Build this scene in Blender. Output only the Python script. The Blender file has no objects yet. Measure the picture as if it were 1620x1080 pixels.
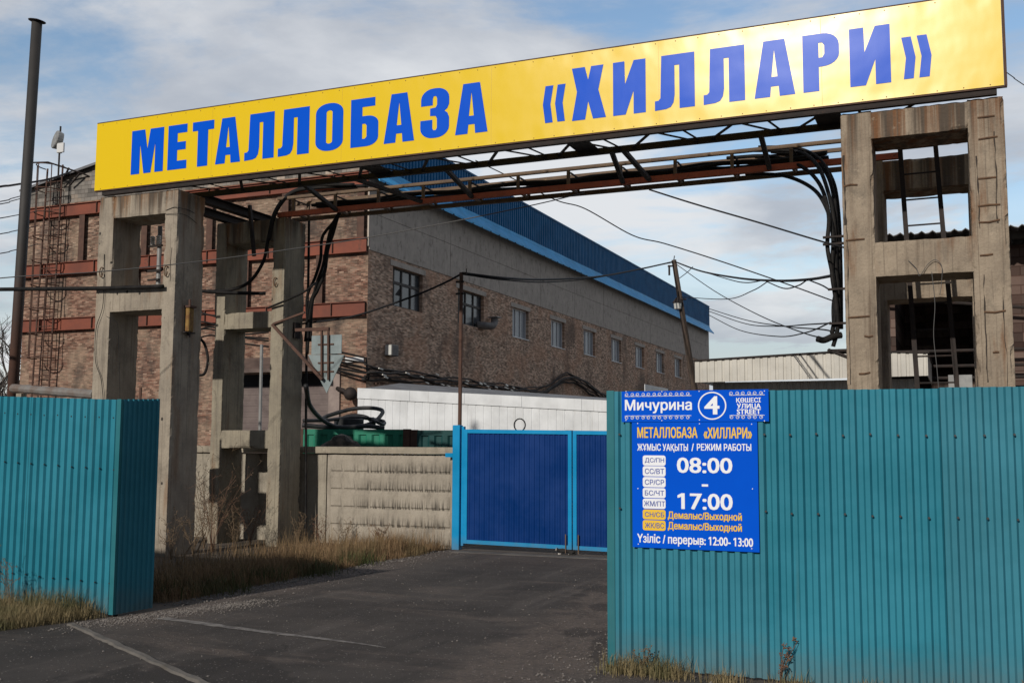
import bpy, bmesh, math, random
import numpy as np
from mathutils import Vector, Matrix, noise, geometry
R = math.radians
rnd = random.Random(7)
sc = bpy.context.scene
COL = sc.collection

# ------------------------------------------------------------------ camera
CAM_O = Vector((0, 0, 1.62))
FPX = 1669.0
# the camera's rotation comes from the two vanishing points of the photograph
Yc = Vector((708, -166, -FPX)).normalized()
Xc = -Vector((-3970, -146, -FPX)); Xc = (Xc - Xc.dot(Yc) * Yc).normalized()
CAM_R = Matrix((Xc, Yc, Xc.cross(Yc)))
cd = bpy.data.cameras.new("camera"); cam = bpy.data.objects.new("camera", cd); COL.objects.link(cam)
cd.sensor_width = 36; cd.lens = FPX / 1620 * 36; cd.clip_start = 0.1; cd.clip_end = 3000
cam.matrix_world = Matrix.Translation(CAM_O) @ CAM_R.to_4x4()
sc.camera = cam

def ray(px, py): return CAM_R @ Vector((px - 810, 540 - py, -FPX))
def PY(px, py, Y): d = ray(px, py); return CAM_O + d * (Y / d.y)
def PX(px, py, X): d = ray(px, py); return CAM_O + d * (X / d.x)
def PZ(px, py, z=0): d = ray(px, py); return CAM_O + d * ((z - CAM_O.z) / d.z)
def PD(px, py, dep): return CAM_O + ray(px, py) * (dep / FPX)

# ------------------------------------------------------------------ world, sun, exposure
SUN_AZ, SUN_EL = R(7.5), R(25.2)      # low sun almost straight behind the camera, a little to its left
SDIR = Vector((-math.sin(SUN_AZ) * math.cos(SUN_EL), -math.cos(SUN_AZ) * math.cos(SUN_EL), math.sin(SUN_EL)))
sl = bpy.data.lights.new("sun", 'SUN'); sl.energy = 3.95; sl.angle = R(1.0); sl.color = (1, 0.94, 0.85)
so = bpy.data.objects.new("sun", sl); COL.objects.link(so)
so.rotation_euler = (-SDIR).to_track_quat('-Z', 'Y').to_euler()
sc.view_settings.view_transform = 'Standard'; sc.view_settings.look = 'None'
sc.view_settings.exposure = -0.32; sc.view_settings.gamma = 1.0
try: sc.view_settings.use_curve_mapping = False
except Exception: pass

w = bpy.data.worlds.new("World"); sc.world = w; w.use_nodes = True

class NT:
    """tiny node-building helper"""
    def __init__(s, tree): s.t = tree; s.N = tree.nodes; s.L = tree.links
    def node(s, typ, **kw):
        n = s.N.new(typ)
        for k, v in kw.items(): setattr(n, k, v)
        return n
    def put(s, sock, v):
        if isinstance(v, bpy.types.NodeSocket): s.L.new(v, sock)
        elif v is not None:
            if sock.type == 'RGBA' and not isinstance(v, (int, float)) and len(v) == 3: v = (*v, 1)
            sock.default_value = v
    def math(s, op, a, b=None, clamp=False):
        n = s.node('ShaderNodeMath', operation=op); n.use_clamp = clamp
        s.put(n.inputs[0], a)
        if b is not None: s.put(n.inputs[1], b)
        return n.outputs[0]
    def ramp(s, v, lo, hi, smooth=True):
        n = s.node('ShaderNodeMapRange'); n.clamp = True
        if smooth: n.interpolation_type = 'SMOOTHSTEP'
        s.put(n.inputs[0], v); n.inputs[1].default_value = lo; n.inputs[2].default_value = hi
        return n.outputs[0]
    def mix(s, f, a, b, mode='MIX'):
        n = s.node('ShaderNodeMix', data_type='RGBA', blend_type=mode)
        s.put(n.inputs[0], f); s.put(n.inputs[6], a); s.put(n.inputs[7], b)
        return n.outputs[2]
    def noise(s, vec, scale, detail=4, rough=.55, dist=0):
        n = s.node('ShaderNodeTexNoise'); s.put(n.inputs['Vector'], vec)
        n.inputs['Scale'].default_value = scale; n.inputs['Detail'].default_value = detail
        n.inputs['Roughness'].default_value = rough; n.inputs['Distortion'].default_value = dist
        return n.outputs['Fac']
    def vor(s, vec, scale, feature='F1', out='Distance', rand=1):
        n = s.node('ShaderNodeTexVoronoi', feature=feature); s.put(n.inputs['Vector'], vec)
        n.inputs['Scale'].default_value = scale; n.inputs['Randomness'].default_value = rand
        return n.outputs[out]
    def sep(s, v):
        n = s.node('ShaderNodeSeparateXYZ'); s.put(n.inputs[0], v); return n.outputs
    def comb(s, x, y, z):
        n = s.node('ShaderNodeCombineXYZ')
        for i, v in enumerate((x, y, z)): s.put(n.inputs[i], v)
        return n.outputs[0]
    def scale(s, v, sx, sy, sz):
        n = s.node('ShaderNodeMapping'); s.put(n.inputs[0], v); n.inputs['Scale'].default_value = (sx, sy, sz)
        return n.outputs[0]
    def bump(s, h, strength, dist, normal=None):
        n = s.node('ShaderNodeBump'); n.inputs['Strength'].default_value = strength
        n.inputs['Distance'].default_value = dist; s.put(n.inputs['Height'], h)
        if normal is not None: s.put(n.inputs['Normal'], normal)
        return n.outputs[0]

def build_world():
    t = NT(w.node_tree); t.N.clear()
    out = t.node('ShaderNodeOutputWorld'); bg = t.node('ShaderNodeBackground')
    t.L.new(bg.outputs[0], out.inputs[0])
    sky = t.node('ShaderNodeTexSky', sky_type='NISHITA'); sky.sun_disc = False
    sky.sun_elevation = SUN_EL; sky.sun_rotation = math.atan2(SDIR.x, SDIR.y) % (2 * math.pi)
    sky.air_density = 1.2; sky.dust_density = 1.0
    g = t.node('ShaderNodeTexCoord').outputs['Generated']
    x, y, z = t.sep(g)
    zz = t.math('ADD', t.math('MAXIMUM', z, 0.0), 0.16)
    uv = t.comb(t.math('DIVIDE', x, zz), t.math('DIVIDE', y, zz), 0.3)
    n1 = t.noise(t.scale(uv, .8, 1.15, 1), 1.25, 10, .6, .5)
    n2 = t.noise(uv, 2.2, 8, .62, .3)
    dens = t.math('ADD', t.math('MULTIPLY', n1, .72), t.math('MULTIPLY', n2, .28))
    mask = t.ramp(dens, .39, .535)
    n3 = t.noise(t.scale(uv, 1, 1, 1), 1.15, 8, .55, .2)
    ccol = t.mix(t.ramp(n3, .36, .62), (5.6, 6.0, 6.75), (9.8, 9.9, 10.1))
    # nearer the horizon the cloud deck closes up and brightens; behind the camera and overhead the sky is dimmed to lower the fill light
    hz = t.ramp(z, .30, .04)
    mask = t.math('MAXIMUM', mask, t.math('MULTIPLY', hz, .8))
    front = t.ramp(t.math('ADD', y, t.math('MULTIPLY', t.math('SUBTRACT', n1, .5), .5)), .15, .6)
    mask = t.math('MULTIPLY', mask, t.math('ADD', t.math('MULTIPLY', front, .8), .2))
    clear = t.mix(front, t.mix(1, t.mix(1, sky.outputs[0], (.6, .64, .72), 'MULTIPLY'), (1.2, 1.5, 2.1), 'DARKEN'), t.mix(1, sky.outputs[0], (1.5, 1.62, 1.74), 'MULTIPLY'))
    col = t.mix(t.math('MULTIPLY', mask, .92), clear, ccol)
    t.L.new(col, bg.inputs[0]); bg.inputs[1].default_value = 0.1
build_world()

# ------------------------------------------------------------------ materials
def new_mat(name):
    m = bpy.data.materials.new(name); m.use_nodes = True
    t = NT(m.node_tree); p = t.N['Principled BSDF']
    return m, t, p
def ocoord(t): return t.node('ShaderNodeTexCoord').outputs['Object']

def simple(name, c, r=.6, metal=0, c2=None, nscale=3, lo=.35, hi=.65, bump=0, bscale=40, stretch=(1, 1, 1), spec=.5, dirt=None):
    m, t, p = new_mat(name); v = ocoord(t)
    col = c
    if c2 is not None:
        f = t.ramp(t.noise(t.scale(v, *stretch), nscale, 7, .6), lo, hi)
        col = t.mix(f, c, c2)
    if dirt is not None:
        dc, ds, dlo, dhi = dirt
        col = t.mix(t.ramp(t.noise(v, ds, 8, .65), dlo, dhi), col, dc)
    t.put(p.inputs['Base Color'], col); p.inputs['Roughness'].default_value = r
    p.inputs['Metallic'].default_value = metal; p.inputs['Specular IOR Level'].default_value = spec
    if bump:
        t.L.new(t.bump(t.noise(v, bscale, 5, .6), bump, .02), p.inputs['Normal'])
    return m

def concrete(name, c, c2, rust=None, holes=0, bump=.35, streak=.5, dark=(.10, .09, .08), boards=0, top=None):
    m, t, p = new_mat(name); v = ocoord(t)
    col = t.mix(t.ramp(t.noise(v, 2.3, 8, .65), .3, .7), c, c2)
    st = t.noise(t.scale(v, 6, 6, .35), 1.6, 6, .6)
    col = t.mix(t.math('MULTIPLY', t.ramp(st, .52, .75), streak), col, dark)
    if rust is not None:
        rc, amt = rust
        rs = t.noise(t.scale(v, 3.4, 3.4, .5), 1.3, 5, .55)
        col = t.mix(t.math('MULTIPLY', t.ramp(rs, .56, .72), amt), col, rc)
    if top is not None:   # rain and rust running down from the head of the frame
        zt_, ln = top; x, y, z = t.sep(v)
        run = t.noise(t.scale(v, 8, 8, .12), 1.0, 6, .65)
        zz = t.math('ADD', z, t.math('MULTIPLY', t.math('SUBTRACT', run, .5), ln * 3.2))
        k = t.math('MULTIPLY', t.ramp(zz, zt_ - ln, zt_ + .05), t.ramp(run, .36, .52))
        col = t.mix(t.math('MULTIPLY', k, .92), col, t.mix(t.ramp(t.noise(t.scale(v, 6, 6, .25), 1, 4), .42, .56), (.075, .058, .045), rust[0]))
        thin = t.noise(t.scale(v, 30, 30, .5), 1.0, 5, .6)     # thin drip lines all the way down
        col = t.mix(t.math('MULTIPLY', t.ramp(thin, .57, .64), .45), col, (.12, .095, .072))
    # grimy blotches and pale scoured patches
    col = t.mix(t.math('MULTIPLY', t.ramp(t.noise(t.scale(v, 1, 1, .6), 3.6, 9, .7), .52, .68), .5), col, (.115, .10, .082))
    col = t.mix(t.math('MULTIPLY', t.ramp(t.noise(v, 6.5, 9, .72), .60, .70), .45), col, tuple(min(.6, a * 1.35) for a in c))
    col = t.mix(t.math('MULTIPLY', t.ramp(t.noise(v, 45, 4, .6), .45, .75), .35), col, t.mix(.5, col, (.06, .055, .05)))
    h = t.math('ADD', t.noise(v, 30, 6, .65), t.math('MULTIPLY', t.noise(v, 5, 4, .6), 1.2))
    if boards:
        x, y, z = t.sep(v)
        wv = t.math('PINGPONG', t.math('ADD', x, y), boards)
        line = t.ramp(wv, .0, .006)
        col = t.mix(line, t.mix(.55, col, dark), col)
    if holes:
        d = t.vor(t.scale(v, 1, .0, .8), holes, rand=.55)
        k = t.ramp(d, .085, .125)
        col = t.mix(k, (.05, .045, .04), col)
        h = t.math('ADD', h, t.math('MULTIPLY', k, 1.5))
    t.put(p.inputs['Base Color'], col); p.inputs['Roughness'].default_value = .92
    p.inputs['Specular IOR Level'].default_value = .2
    t.L.new(t.bump(h, bump, .02), p.inputs['Normal'])
    return m

def brick(name, axis, c1, c2, mortar, soot=None, soot_amt=.6, bw=.26, rh=.077, pink=None, region=None):
    m, t, p = new_mat(name); v = ocoord(t); x, y, z = t.sep(v)
    u = x if axis == 'x' else y
    wob = t.math('MULTIPLY', t.noise(v, 1.3, 3), .03)
    vec = t.comb(u, t.math('ADD', z, wob), 0)
    b = t.node('ShaderNodeTexBrick'); t.L.new(vec, b.inputs['Vector'])
    b.offset = .5; b.inputs['Scale'].default_value = 1
    b.inputs['Brick Width'].default_value = bw; b.inputs['Row Height'].default_value = rh
    b.inputs['Mortar Size'].default_value = .011; b.inputs['Mortar Smooth'].default_value = .3; b.inputs['Bias'].default_value = -.1
    t.put(b.inputs['Color1'], c1); t.put(b.inputs['Color2'], c2); t.put(b.inputs['Mortar'], mortar)
    col = b.outputs['Color']
    # single bricks that differ: broken faces, dark burnt ones
    cell = t.node('ShaderNodeTexWhiteNoise', noise_dimensions='2D')
    row = t.math('FLOOR', t.math('DIVIDE', z, rh)); colm = t.math('FLOOR', t.math('DIVIDE', t.math('ADD', u, t.math('MULTIPLY', row, bw * .5)), bw))
    t.L.new(t.comb(colm, row, 0), cell.inputs['Vector'])
    cv = cell.outputs['Value']
    col = t.mix(t.math('MULTIPLY', t.ramp(cv, .80, .95), .7), col, t.mix(.5, c2, (.03, .025, .025)))
    col = t.mix(t.math('MULTIPLY', t.ramp(cv, .14, .04), .4), col, (.45, .37, .30))
    if axis == 'x':   # the lower courses are redder brick than the buff ones above
        col = t.mix(t.math('MULTIPLY', t.ramp(t.math('ADD', z, t.math('MULTIPLY', t.noise(v, .5, 5), 3)), 12.2, 10.6), .4), col, t.mix(.5, col, (.24, .10, .07)))
    cv2 = t.node('ShaderNodeTexWhiteNoise', noise_dimensions='3D'); t.L.new(t.comb(colm, row, 7.3), cv2.inputs['Vector'])
    col = t.mix(1, col, t.mix(cv2.outputs['Value'], (.55, .54, .53), (1.5, 1.44, 1.38)), 'MULTIPLY')
    if pink is not None:
        col = t.mix(t.math('MULTIPLY', t.ramp(t.noise(v, .55, 6, .6), .46, .62), .7), col, t.mix(.6, col, pink))
    if soot is not None:
        col = t.mix(t.math('MULTIPLY', t.ramp(t.noise(t.scale(v, 1, 1, .6), .42, 8, .68), .50, .64), soot_amt), col, soot)
    if region is not None:     # a sooty patch with its own ragged outline
        uc, zc, ru, rz, rc = region
        du = t.math('DIVIDE', t.math('SUBTRACT', u, uc), ru); dz = t.math('DIVIDE', t.math('SUBTRACT', z, zc), rz)
        dd = t.math('ADD', t.math('MULTIPLY', du, du), t.math('MULTIPLY', dz, dz))
        dd = t.math('ADD', dd, t.math('MULTIPLY', t.math('SUBTRACT', t.noise(v, 1.0, 6, .65), .5), 2.2))
        col = t.mix(t.math('MULTIPLY', t.ramp(dd, 1.1, .8), .85), col, rc)
    t.put(p.inputs['Base Color'], col); p.inputs['Roughness'].default_value = .95; p.inputs['Specular IOR Level'].default_value = .15
    h = t.math('ADD', t.math('MULTIPLY', b.outputs['Fac'], -1.0), t.math('MULTIPLY', t.noise(v, 12, 4), .8))
    h = t.math('ADD', h, t.math('MULTIPLY', cv, .5))
    t.L.new(t.bump(h, .8, .02), p.inputs['Normal'])
    return m

def painted(name, c, r=.4, dirt=(.12, .11, .09), damt=.4, wavy=.15, chips=None, low=None, spec=.5, sheets=0):
    """painted sheet metal: fading, vertical dirt runs, gentle oil-canning"""
    m, t, p = new_mat(name); v = ocoord(t)
    f = t.ramp(t.noise(v, 1.1, 6, .6), .3, .7)
    cc = tuple(min(1, a * 1.12 + .012) for a in c); c0 = tuple(a * .88 for a in c)
    col = t.mix(f, c0, cc)
    if sheets:    # each sheet of the run has faded differently
        x, y, z = t.sep(v); wn = t.node('ShaderNodeTexWhiteNoise', noise_dimensions='1D')
        t.put(wn.inputs['W'], t.math('FLOOR', t.math('DIVIDE', x, sheets)))
        col = t.mix(t.math('MULTIPLY', wn.outputs['Value'], .22), col, tuple(a * .55 + .09 for a in c))
        ss = t.math('ABSOLUTE', t.math('SUBTRACT', t.math('FRACT', t.math('DIVIDE', x, sheets)), .5))
        col = t.mix(t.math('MULTIPLY', t.ramp(ss, .495, .4985), .6), col, tuple(a * .35 for a in c))
    st = t.noise(t.scale(v, 14, 14, .5), 1.2, 6, .65)
    col = t.mix(t.math('MULTIPLY', t.ramp(st, .54, .8), damt), col, dirt)
    if low is not None:   # mud splash reaching up from the ground
        x, y, z = t.sep(v)
        zz = t.math('ADD', z, t.math('MULTIPLY', t.math('SUBTRACT', t.noise(v, 7, 6, .7), .5), .35))
        col = t.mix(t.math('MULTIPLY', t.ramp(zz, low, -.05), .45), col, (.15, .135, .115))
    if chips is not None:
        col = t.mix(t.ramp(t.noise(v, 16, 8, .75), .70, .73), col, chips)
    t.put(p.inputs['Base Color'], col)
    rr = t.math('ADD', t.math('MULTIPLY', t.noise(v, 9, 5), .25), r - .12)
    t.L.new(rr, p.inputs['Roughness']); p.inputs['Specular IOR Level'].default_value = spec
    h = t.math('ADD', t.noise(v, 2.2, 3), t.math('MULTIPLY', t.noise(v, 60, 3), .02))
    t.L.new(t.bump(h, wavy, .05), p.inputs['Normal'])
    return m

def rusty(name, c, c2, c3, scale=5, r=.75):
    m, t, p = new_mat(name); v = ocoord(t)
    col = t.mix(t.ramp(t.noise(v, scale, 8, .65), .35, .65), c, c2)
    col = t.mix(t.ramp(t.noise(v, scale * 3, 8, .7), .58, .70), col, c3)
    t.put(p.inputs['Base Color'], col); p.inputs['Roughness'].default_value = r
    p.inputs['Specular IOR Level'].default_value = .3
    t.L.new(t.bump(t.noise(v, 70, 5, .65), .3, .01), p.inputs['Normal'])
    return m

M = {}
M['teal'] = painted('teal_sheet', (.019, .190, .262), .45, dirt=(.05, .125, .14), damt=.5, wavy=.2, low=.36, spec=.12, sheets=1.15)
M['teal_trim'] = painted('teal_trim', (.022, .15, .18), .45, damt=.3, spec=.12)
M['screw'] = simple('dark_screw', (.02, .02, .022), .5)
M['screw_white'] = simple('white_screw_head', (.75, .77, .8), .5)
M['gate_blue'] = painted('gate_sheet', (.0005, .030, .155), .42, dirt=(.004, .028, .09), damt=.35, wavy=.1, low=.15, chips=(.02, .04, .10), spec=.08)
M['gate_frame'] = painted('gate_frame', (.003, .25, .52), .45, dirt=(.05, .2, .3), damt=.25, wavy=.05, chips=(.06, .11, .16), low=.25, spec=.1)
M['conc_front'] = concrete('frame_concrete', (.385, .33, .26), (.27, .23, .185), rust=((.20, .10, .045), .5), holes=5.2, streak=.45, top=(5.4, .45))
M['conc_back'] = concrete('frame_concrete_grey', (.33, .29, .22), (.24, .21, .165), rust=((.17, .085, .04), .6), holes=0, streak=.5, top=(5.3, .55))
M['conc_right'] = concrete('frame_concrete_rust_stained', (.37, .30, .225), (.255, .205, .155), rust=((.17, .075, .032), .9), holes=0, streak=.75, dark=(.12, .085, .06), bump=.6, boards=.27, top=(5.4, 1.0))
M['conc_wall'] = concrete('fence_concrete', (.37, .33, .265), (.29, .255, .205), streak=.85, dark=(.115, .10, .085), bump=.25)
def waffle_stains():
    """soot and rain streaks that settled on the lower half of each cell of the relief panel"""
    m = concrete('waffle_concrete', (.39, .345, .285), (.29, .255, .21), streak=.35, dark=(.13, .115, .095), bump=.25)
    t = NT(m.node_tree); p = t.N['Principled BSDF']; v = ocoord(t); x, y, z = t.sep(v)
    src = p.inputs['Base Color'].links[0].from_socket
    st = t.noise(t.scale(v, 34, 1, 1.1), 1.0, 4, .6)
    cell = t.math('FRACT', t.math('DIVIDE', z, .287))
    low = t.ramp(t.math('ADD', cell, t.math('MULTIPLY', t.math('SUBTRACT', t.noise(t.scale(v, 30, 1, 2), 1, 3), .5), .7)), .75, .05)
    k = t.math('MULTIPLY', t.math('MULTIPLY', t.ramp(st, .44, .56), low), t.ramp(x, -.75, .0))
    t.put(p.inputs['Base Color'], t.mix(t.math('MULTIPLY', k, .85), src, (.07, .062, .052)))
    return m
M['waffle'] = waffle_stains()
M['conc_cap'] = concrete('fence_cap', (.38, .33, .26), (.27, .24, .19), streak=.4)
M['conc_band'] = concrete('wall_panel', (.52, .46, .40), (.42, .37, .325), streak=.45, dark=(.25, .22, .19), bump=.1)
M['kerb'] = concrete('kerb_concrete', (.17, .155, .14), (.10, .092, .085), streak=.3)
M['gable'] = brick('gable_brick', 'x', (.27, .175, .13), (.17, .085, .062), (.21, .18, .15), soot=(.075, .062, .055), soot_amt=.8, pink=(.38, .30, .22), region=(-41.0, 11.5, 2.6, 1.9, (.09, .082, .08)), bw=.215, rh=.065)
M['side'] = brick('side_brick_lifted', 'y', (.62, .44, .33), (.38, .24, .165), (.50, .42, .35), soot=(.17, .125, .10), soot_amt=.75, pink=(.55, .30, .19), bw=.215, rh=.065)  # gable's brick, lightened to stand in for sky light on this wall
M['block'] = brick('gable_block', 'x', (.20, .19, .175), (.15, .142, .135), (.12, .11, .10), bw=.42, rh=.2, soot=(.09, .085, .08), soot_amt=.5)
M['pier'] = brick('pier_brick', 'x', (.30, .20, .15), (.20, .12, .09), (.22, .19, .16), soot=(.10, .085, .08), soot_amt=.5)
M['grey_brick'] = brick('grey_brick', 'x', (.085, .08, .074), (.055, .051, .048), (.038, .035, .033), soot=(.025, .023, .022), soot_amt=.6, bw=.4, rh=.2)  # brick tone lowered to stand in for shade behind the right frames
M['red_beam'] = rusty('red_primer_beam', (.235, .068, .04), (.15, .05, .034), (.09, .045, .034), .5, .7)
M['red_rail'] = rusty('red_bridge_beam', (.46, .115, .062), (.34, .09, .05), (.12, .055, .035), 4, .7)
M['brown_steel'] = rusty('brown_steel', (.075, .042, .032), (.11, .058, .042), (.045, .03, .025), 4)
M['dark_steel'] = rusty('dark_steel', (.022, .018, .017), (.035, .025, .022), (.06, .035, .025), 6)
M['rail_rust'] = rusty('rail_steel', (.12, .085, .065), (.17, .115, .075), (.32, .21, .11), 3)
M['chimney'] = rusty('chimney_steel', (.03, .028, .027), (.05, .035, .028), (.085, .04, .026), 1.5)
M['cable'] = simple('black_cable', (.007, .007, .0075), .7, c2=(.018, .016, .015), nscale=9, spec=.2)
M['rack_pipe'] = simple('sooty_pipe', (.045, .036, .032), .8, c2=(.02, .018, .017), nscale=2)
M['wire'] = simple('wire', (.014, .014, .016), .7, spec=.2)
M['pale_wire'] = simple('pale_wire', (.085, .082, .08), .7)
M['white_sheet'] = painted('white_sheet', (.62, .635, .65), .45, dirt=(.30, .28, .25), damt=.5, wavy=.1)
M['cream_sheet'] = painted('cream_sheet', (.50, .475, .425), .5, dirt=(.22, .18, .13), damt=.4, wavy=.1, chips=(.3, .2, .12))
M['grey_roof'] = simple('grey_roofing', (.17, .175, .185), .7, c2=(.12, .12, .13), nscale=2)
M['slate'] = simple('corrugated_slate', (.14, .13, .125), .9, c2=(.08, .075, .07), nscale=3)
M['fascia_blue'] = painted('fascia_blue', (.005, .125, .30), .5, spec=.1, damt=.15, dirt=(.01, .08, .18))
M['skirt_blue'] = painted('skirt_blue', (.04, .36, .72), .45, spec=.1, damt=.1, dirt=(.03, .15, .35))
M['glass'] = simple('dark_glass', (.05, .06, .068), .2, c2=(.09, .10, .11), nscale=1.5)
M['pale_glass'] = simple('pale_window_glass', (.26, .29, .32), .35, c2=(.19, .21, .235), nscale=1.2, stretch=(1, 2, .4))  # opaque blue-grey pane colour with soft random variation
M['black_void'] = simple('dark_inside', (.012, .012, .013), .9)
M['white_frame'] = simple('white_plastic', (.62, .62, .62), .5)
M['dark_frame'] = simple('old_dark_wood', (.055, .05, .047), .8, c2=(.09, .08, .07), nscale=6)
M['plaster'] = simple('plaster', (.30, .24, .215), .9, c2=(.22, .175, .16), nscale=2, bump=.2)
M['door'] = simple('brown_shutter', (.115, .085, .08), .6, c2=(.15, .115, .105), nscale=2)
M['canopy'] = simple('brown_canopy', (.095, .065, .055), .7, c2=(.13, .09, .075), nscale=2)
M['green1'] = painted('green_container', (.02, .20, .125), .55, spec=.2, dirt=(.035, .06, .045), damt=.85, wavy=.2, chips=(.12, .10, .06))
M['green2'] = painted('teal_container', (.008, .055, .055), .55, spec=.2, dirt=(.02, .05, .05), damt=.4, wavy=.2)
M['rubber'] = simple('black_rubber', (.012, .012, .014), .6, c2=(.025, .025, .027), nscale=8)
M['junk'] = simple('scrap', (.16, .13, .10), .9, c2=(.05, .045, .04), nscale=7, bump=.5)
M['sign_back'] = simple('galvanised_sign_back', (.24, .29, .30), .5, metal=.0, c2=(.18, .22, .225), nscale=5, dirt=((.16, .09, .05), 4, .6, .75))
M['grey_metal'] = simple('grey_metal', (.28, .28, .27), .5, c2=(.2, .2, .2), nscale=5)
M['duct'] = simple('dull_tin', (.17, .16, .15), .7, c2=(.11, .10, .095), nscale=4)
M['lamp_white'] = simple('lamp_glass', (.55, .55, .52), .3)
M['ceramic'] = simple('white_ceramic', (.62, .60, .55), .3, dirt=((.2, .15, .1), 9, .55, .7))
M['orange_rust'] = rusty('ochre_rust', (.28, .17, .05), (.17, .08, .03), (.06, .03, .02), 12)
M['crack'] = simple('crack_shadow', (.045, .035, .028), .95)
M['rebar'] = rusty('rebar', (.10, .06, .04), (.16, .09, .05), (.05, .035, .03), 20)
M['insul'] = simple('pipe_insulation', (.20, .19, .18), .7, c2=(.14, .10, .08), nscale=3)
M['bark'] = simple('bark', (.06, .05, .045), .95, c2=(.1, .085, .07), nscale=8)
M['wood_pole'] = simple('weathered_wood', (.085, .058, .042), .9, c2=(.045, .034, .028), nscale=3, stretch=(9, 9, .6), bump=.4)
M['stem'] = simple('dry_stem', (.20, .14, .085), .9, c2=(.13, .085, .05), nscale=7)
M['red_stem'] = simple('reddish_stem', (.15, .075, .05), .9, c2=(.2, .12, .07), nscale=7)
M['fur'] = simple('black_fur', (.018, .016, .015), .9, c2=(.03, .026, .023), nscale=30, bump=.4, bscale=160)
M['white_fur'] = simple('white_fur', (.55, .52, .48), .9, bump=.4, bscale=160)
M['sign_white'] = simple('white_vinyl', (.82, .84, .88), .4)
M['sign_yellow'] = simple('yellow_vinyl', (.82, .52, .03), .4)
M['sign_ink'] = simple('blue_vinyl_ink', (.06, .10, .38), .4)

def blade_mat(name, ca, cb, cg, gamt):
    m, t, p = new_mat(name); v = ocoord(t)
    f = t.noise(v, 9, 5, .6); col = t.mix(t.ramp(f, .3, .7), ca, cb)
    col = t.mix(t.math('MULTIPLY', t.ramp(t.noise(v, 1.7, 4, .6), .48, .62), gamt), col, cg)
    t.put(p.inputs['Base Color'], col); p.inputs['Roughness'].default_value = .8
    p.inputs['Specular IOR Level'].default_value = .2
    return m
M['grass'] = blade_mat('dry_grass', (.30, .20, .105), (.17, .105, .06), (.09, .09, .04), .45)
M['grass_green'] = blade_mat('half_dry_grass', (.29, .225, .12), (.17, .135, .07), (.10, .105, .045), .7)

M['green_tuft'] = blade_mat('green_blades', (.07, .085, .03), (.045, .06, .02), (.12, .10, .05), .5)
def billboard_mat(name, c, coat, sp=.45):
    """printed film on thin sheet; the bare yellow film is far glossier than the cut letters. Dented along the fixing lines"""
    m, t, p = new_mat(name); v = ocoord(t); x, y, z = t.sep(v)
    t.put(p.inputs['Base Color'], c)
    p.inputs['Roughness'].default_value = coat; p.inputs['Specular IOR Level'].default_value = sp
    h = t.math('ADD', t.math('MULTIPLY', t.noise(t.scale(v, 1, 1, 1.6), .9, 2, .4), 1.0), t.math('MULTIPLY', t.noise(t.scale(v, 1, 1, .7), 3.2, 2, .4), .22))
    # dimples at each rivet of the top and bottom edge
    px = t.math('PINGPONG', x, .26); dx = t.math('DIVIDE', px, .13)
    ez = t.math('MINIMUM', t.math('ABSOLUTE', t.math('SUBTRACT', z, .02)), t.math('ABSOLUTE', t.math('SUBTRACT', z, 1.02)))
    dz = t.math('DIVIDE', ez, .16)
    rr = t.math('SQRT', t.math('ADD', t.math('MULTIPLY', dx, dx), t.math('MULTIPLY', dz, dz)))
    h = t.math('ADD', h, t.math('MULTIPLY', t.ramp(rr, 0, 1.2), .13))
    t.L.new(t.bump(h, .22, .05), p.inputs['Normal'])
    return m
M['bill_yellow'] = billboard_mat('yellow_film', (.80, .545, .004), .28)
M['bill_blue'] = billboard_mat('blue_film', (0, .088, .64), .30, .12)
M['seam'] = simple('dark_yellow_seam', (.62, .41, .005), .4)
M['board_blue'] = simple('board_blue', (0, .082, .60), .6, c2=(0, .090, .64), nscale=1.2, spec=.04)

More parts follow.
